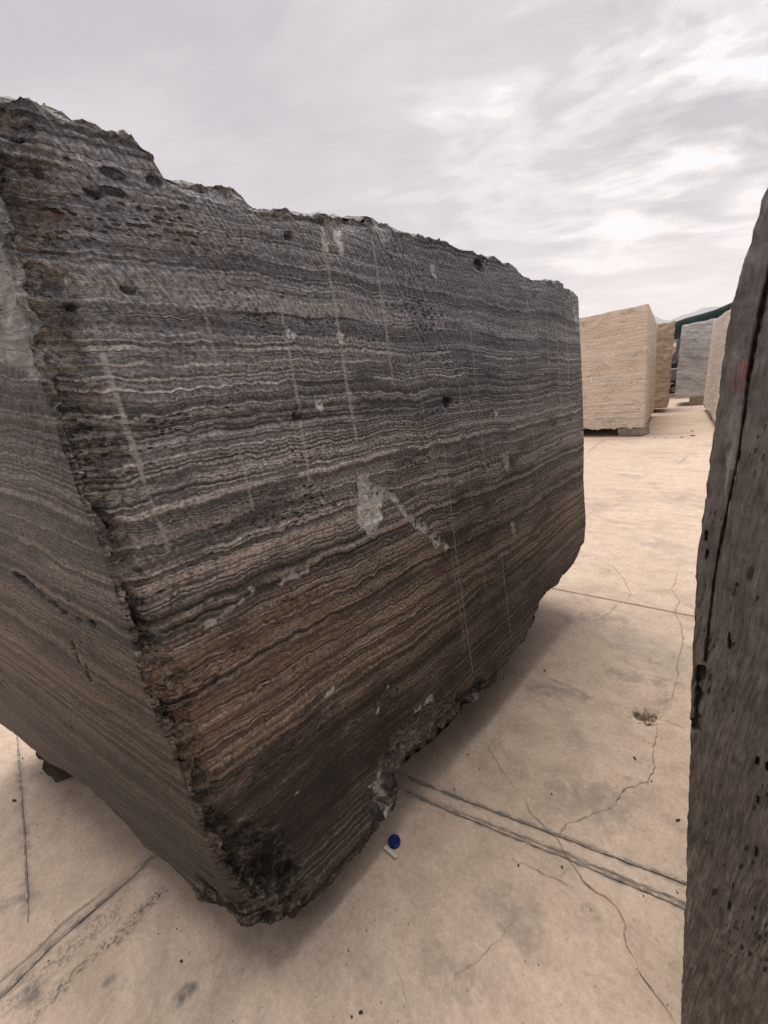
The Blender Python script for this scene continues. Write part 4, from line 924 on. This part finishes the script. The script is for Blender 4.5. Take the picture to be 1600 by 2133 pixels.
def stone(px, py, r, mat, label, seed, flat=0.6, el=1.0, grp='loose stones on the concrete', nm='loose_stone'):
    r *= 0.5; c = onz(px, py); o = lump(nm, (r * el, r, r * flat), mat, (0, 0, r * flat * 0.8), seed, None, 0.35)
    o.location = (float(c[0]), float(c[1]), 0.0015); o.rotation_euler[2] = seed * 1.3
    tag(o, label, 'stone', grp); return o
stone(1135, 1398, 0.010, M_peb, 'pale grey angular pebble lying alone in the aisle beside the dark block', 1, 0.7)
stone(1357, 1628, 0.0045, M_pebd, 'tiny dark pebble beside the crack bend near the right block', 2)
stone(752, 2110, 0.0055, M_pebd, 'dark chip near the bottom edge, right one of a pair', 3, 0.4, 1.5)
stone(733, 2119, 0.0042, M_pebd, 'dark chip near the bottom edge, left one of a pair', 4, 0.4)
stone(378, 2003, 0.0050, M_pebd, 'small dark chip on the ground in front of the dark block', 5, 0.4, 1.4)
stone(974, 1573, 0.0055, M_pebd, 'dark crumb in the shade of the dark block, above the joint', 6, 0.6)
stone(1080, 1803, 0.0048, M_pebd, 'dark crumb on the short crack in the middle of the aisle', 7, 0.6)
stone(1412, 1709, 0.0060, M_pebd, 'thin dark sliver close to the right block', 8, 0.25, 2.2)
stone(1322, 1580, 0.0060, M_pebd, 'thin dark sliver below the broken hole', 9, 0.25, 2.0)
stone(30, 1668, 0.0085, M_pebd, 'dark sliver beside the narrow joint at the left edge', 10, 0.25, 2.2)
stone(947, 1645, 0.0060, M_peb, 'brown crumb on the upper joint strip by the dark block', 12, 0.6)
for i, (q, sc_) in enumerate([((1420, 911), 0.05), ((1443, 908), 0.07), ((1386, 912), 0.035), ((1442, 898), 0.05), ((1364, 912), 0.03)]):
    stone(*q, sc_ * K, M_pebd, ['dark flake on the pale far ground, left of the larger one', 'largest dark flake on the far ground near the yellowish block', 'small dark flake on the far ground before the cream block', 'thin dark flake farthest back, near the yellowish block', 'tiny dark flake on the ground right of the cream block support'][i], 20 + i, 0.18, 1.7, 'dark flakes on the far ground', 'stone_flake')
# crumbs nobody could count
Vs, Qs = [], []
for i in range(620):
    if i < 380: x_, y_ = rng.uniform(-0.86, 0.0), rng.uniform(0.05, 3.2)
    else: x_, y_ = rng.uniform(-2.6, -0.6), rng.uniform(-0.7, 0.6)
    r_ = 0.0007 * math.exp(rng.normal(0, 0.55)); a0 = rng.uniform(0, 6.28); b_ = len(Vs)
    for k in range(5): Vs.append((x_ + r_ * math.cos(a0 + k * 1.2566) * rng.uniform(.7, 1.5), y_ + r_ * math.sin(a0 + k * 1.2566) * rng.uniform(.7, 1.5), 0.0005))
    for k in range(5): Vs.append((x_ + 0.6 * r_ * math.cos(a0 + k * 1.2566), y_ + 0.6 * r_ * math.sin(a0 + k * 1.2566), 0.0025 + r_))
    Qs += [(b_ + k, b_ + (k + 1) % 5, b_ + 5 + (k + 1) % 5, b_ + 5 + k) for k in range(5)] + [(b_ + 5, b_ + 6, b_ + 7, b_ + 8), (b_ + 5, b_ + 8, b_ + 9, b_ + 9)]
Qs = [q for q in Qs if len(set(q)) == 4]
crumbs = np_mesh('grit', np.array(Vs), np.array(Qs), M_pebd, smooth=False)
tag(crumbs, 'fine dark grit scattered over the concrete', 'grit', kind='stuff')

# ================================================================== AIR
hm = bpy.data.materials.new('haze_air'); hm.use_nodes = True; hm.node_tree.nodes.clear(); hn = NT(hm.node_tree)
pv = hn.node('ShaderNodeVolumePrincipled'); ho = hn.node('ShaderNodeOutputMaterial'); hn.L(pv.outputs[0], ho.inputs['Volume'])
pv.inputs['Color'].default_value = (0.93, 0.95, 1.0, 1); pv.inputs['Density'].default_value = 0.00026; pv.inputs['Anisotropy'].default_value = 0.2
mb = MB(); mb.box(-9000, 9000, -5000, 13000, -4.0, 405.0)
hz_ = mb.build('haze', hm); tag(hz_, 'thin pale haze over the far hills', 'haze', kind='stuff')
